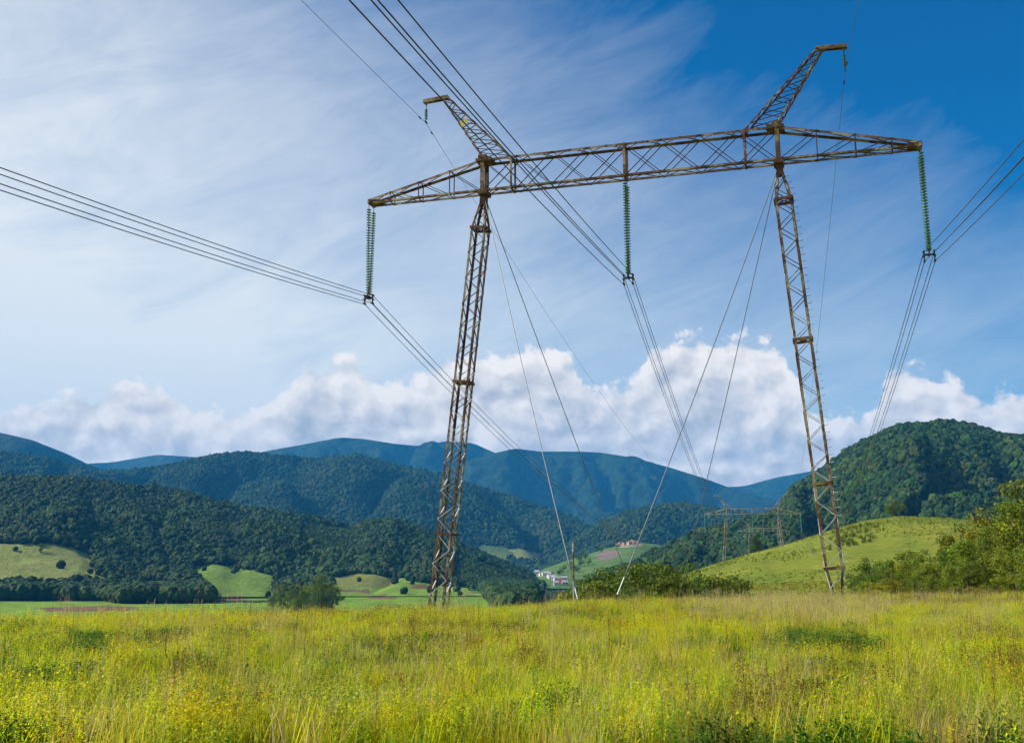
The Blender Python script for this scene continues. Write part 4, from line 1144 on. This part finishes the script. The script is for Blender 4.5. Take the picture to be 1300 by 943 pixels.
# --- veils of cirrus: streaks stretched along a slanted direction, thicker to the left
rot = nt.nodes.new('ShaderNodeVectorRotate'); rot.rotation_type = 'Z_AXIS'; rot.inputs['Angle'].default_value = rad(-20); Lk(comb(az, el), rot.inputs['Vector'])
mp = nt.nodes.new('ShaderNodeMapping'); mp.inputs['Scale'].default_value = (.055, .20, 1); Lk(rot.outputs[0], mp.inputs[0])
c1 = noise(nt, mp.outputs[0], 1.6, 7, .68, .35, '2D')
mp2 = nt.nodes.new('ShaderNodeMapping'); mp2.inputs['Scale'].default_value = (.035, .05, 1); mp2.inputs['Location'].default_value = (3.1, 1.7, 0); Lk(rot.outputs[0], mp2.inputs[0])
c2 = noise(nt, mp2.outputs[0], 1.3, 4, .6, .3, '2D')
base_v = math_(nt, 'ADD', math_(nt, 'MULTIPLY_ADD', az, -.0170, 1.06), math_(nt, 'MULTIPLY', el, -.0305))   # thicker to the left and low down
st_ = math_(nt, 'ADD', math_(nt, 'MULTIPLY_ADD', c1, 1.25, -.625), math_(nt, 'MULTIPLY_ADD', c2, 1.1, -.55))
veil = math_(nt, 'ADD', base_v, math_(nt, 'MULTIPLY', st_, math_(nt, 'MULTIPLY_ADD', base_v, .36, .20)), None, True)
veil = math_(nt, 'MULTIPLY', veil, .95)
colr = mixc(nt, skyc, (6.5, 6.65, 6.45), veil)
# --- cumulus bank above the mountains
TOP = [(a_, v_-.07-(.03 if a_ < -5 else 0)) for a_, v_ in [(-60, .50), (-45, .58), (-30, .56), (-24.5, .60), (-20, .70), (-17, .66), (-14, .62), (-12, .72), (-9, .80), (-6, .74), (-3.2, .80), (0, .84), (3, .80), (5.5, .70), (7.5, .80), (10, .88), (13.5, .87), (15.3, .66), (17.5, .56), (19, .58), (20.3, .74), (22.5, .70), (25.5, .62), (35, .7), (60, .5)]]
top = math_(nt, 'MULTIPLY', fcurve(az, TOP, -60, 60), 15.0)
def puffs(dx, dy, vdet, ndet, namp):
    v = comb(math_(nt, 'ADD', az, dx), math_(nt, 'ADD', math_(nt, 'MULTIPLY', el, 1.25), dy), 2.7)
    warp = noise(nt, v, .25, 1, .5, 0, '2D')
    v2 = nt.nodes.new('ShaderNodeVectorMath'); v2.operation = 'ADD'; Lk(v, v2.inputs[0]); Lk(comb(warp, math_(nt, 'MULTIPLY', warp, -1.0), 0), v2.inputs[1])
    vo = nt.nodes.new('ShaderNodeTexVoronoi'); vo.voronoi_dimensions = '2D'; vo.feature = 'F1' if vdet > 2 else 'SMOOTH_F1'; vo.inputs['Scale'].default_value = .42; vo.inputs['Detail'].default_value = vdet; vo.inputs['Roughness'].default_value = .5
    vo.inputs['Lacunarity'].default_value = 2.3; vo.normalize = True
    if vdet <= 2: vo.inputs['Smoothness'].default_value = .6
    Lk(v2.outputs[0], vo.inputs['Vector'])
    n_ = noise(nt, v2.outputs[0], .55, ndet, .6, 0, '2D')
    return math_(nt, 'ADD', math_(nt, 'SUBTRACT', .55, vo.outputs['Distance']), math_(nt, 'MULTIPLY', math_(nt, 'SUBTRACT', n_, .5), namp))
pA = puffs(0, 0, 3, 7, 1.15)
sA = puffs(0, 0, 1.5, 3, .8); sB = puffs(-.5, .6, 1.5, 3, .8)
dens = math_(nt, 'ADD', math_(nt, 'SUBTRACT', top, el), math_(nt, 'MULTIPLY', pA, 2.5))
mk = nt.nodes.new('ShaderNodeMapRange'); mk.interpolation_type = 'SMOOTHSTEP'; Lk(dens, mk.inputs[0]); mk.inputs[1].default_value = .2; mk.inputs[2].default_value = .85
# thin gaps lower down
g_ = noise(nt, comb(math_(nt, 'MULTIPLY', az, .11), math_(nt, 'MULTIPLY', el, .25)), 1.5, 2, .6, 0, '2D')
gap = nt.nodes.new('ShaderNodeMapRange'); Lk(g_, gap.inputs[0]); gap.inputs[1].default_value = .28; gap.inputs[2].default_value = .46; gap.inputs[3].default_value = .94; gap.inputs[4].default_value = 1
mask = math_(nt, 'MULTIPLY', mk.outputs[0], gap.outputs[0])
slope = math_(nt, 'SUBTRACT', sA, sB)                                   # how far the billow faces the sun
depth = math_(nt, 'DIVIDE', math_(nt, 'SUBTRACT', top, el), 9.0)        # 0 at the top of the bank, 1 at its base
lit = math_(nt, 'ADD', math_(nt, 'ADD', math_(nt, 'ADD', math_(nt, 'MULTIPLY', slope, .85), math_(nt, 'MULTIPLY', sA, .45)), math_(nt, 'ADD', math_(nt, 'MULTIPLY_ADD', g_, .8, -.40), math_(nt, 'MULTIPLY_ADD', math_(nt, 'MULTIPLY', dens, .4, None, True), -.22, .16))), math_(nt, 'MULTIPLY_ADD', depth, -.14, .60))
ccol = ramp(nt, lit, [(.18, (3.9, 3.8, 3.85)), (.40, (5.1, 4.8, 4.65)), (.64, (6.5, 6.0, 5.5)), (.92, (8.4, 7.6, 6.7))])
# colour ramps clamp at 1: scale outside
for nd in nt.nodes:
    if nd.type == 'VALTORGB' and nd.color_ramp.elements[0].color[0] > 1:
        for e in nd.color_ramp.elements: e.color = tuple(c/10 for c in e.color[:3])+(1,)
ccol = mixc(nt, ccol, (10, 10, 10), 1.0, 'MULTIPLY')
fin = mixc(nt, colr, ccol, mask)
Lk(fin, bg.inputs[0]); Lk(bg.outputs[0], wo.inputs[0])

# ------------------------------------------------------------------ camera, view
cd = bpy.data.cameras.new('camera'); co_ = bpy.data.objects.new('camera', cd); COL.objects.link(co_); scene.camera = co_
cd.sensor_width = 36; cd.lens = FPX/1300*36; cd.shift_y = -(471.5-427)/1300; cd.clip_end = 60000; cd.clip_start = .1
co_.location = (0, 0, CAMZ); co_.rotation_euler = (rad(90)+TILT, 0, 0)
scene.view_settings.view_transform = 'Standard'; scene.view_settings.look = 'None'; scene.view_settings.exposure = .70; scene.view_settings.gamma = 1
scene.view_settings.use_curve_mapping = False
cy = scene.cycles if hasattr(scene, 'cycles') else None
scene.render.engine = 'CYCLES'
scene.cycles.use_denoising = True
scene.cycles.use_adaptive_sampling = True; scene.cycles.adaptive_threshold = .03
W.cycles.sampling_method = 'MANUAL'; W.cycles.sample_map_resolution = 256
scene.cycles.max_bounces = 3; scene.cycles.diffuse_bounces = 2; scene.cycles.transmission_bounces = 3; scene.cycles.volume_bounces = 0
scene.cycles.transparent_max_bounces = 4
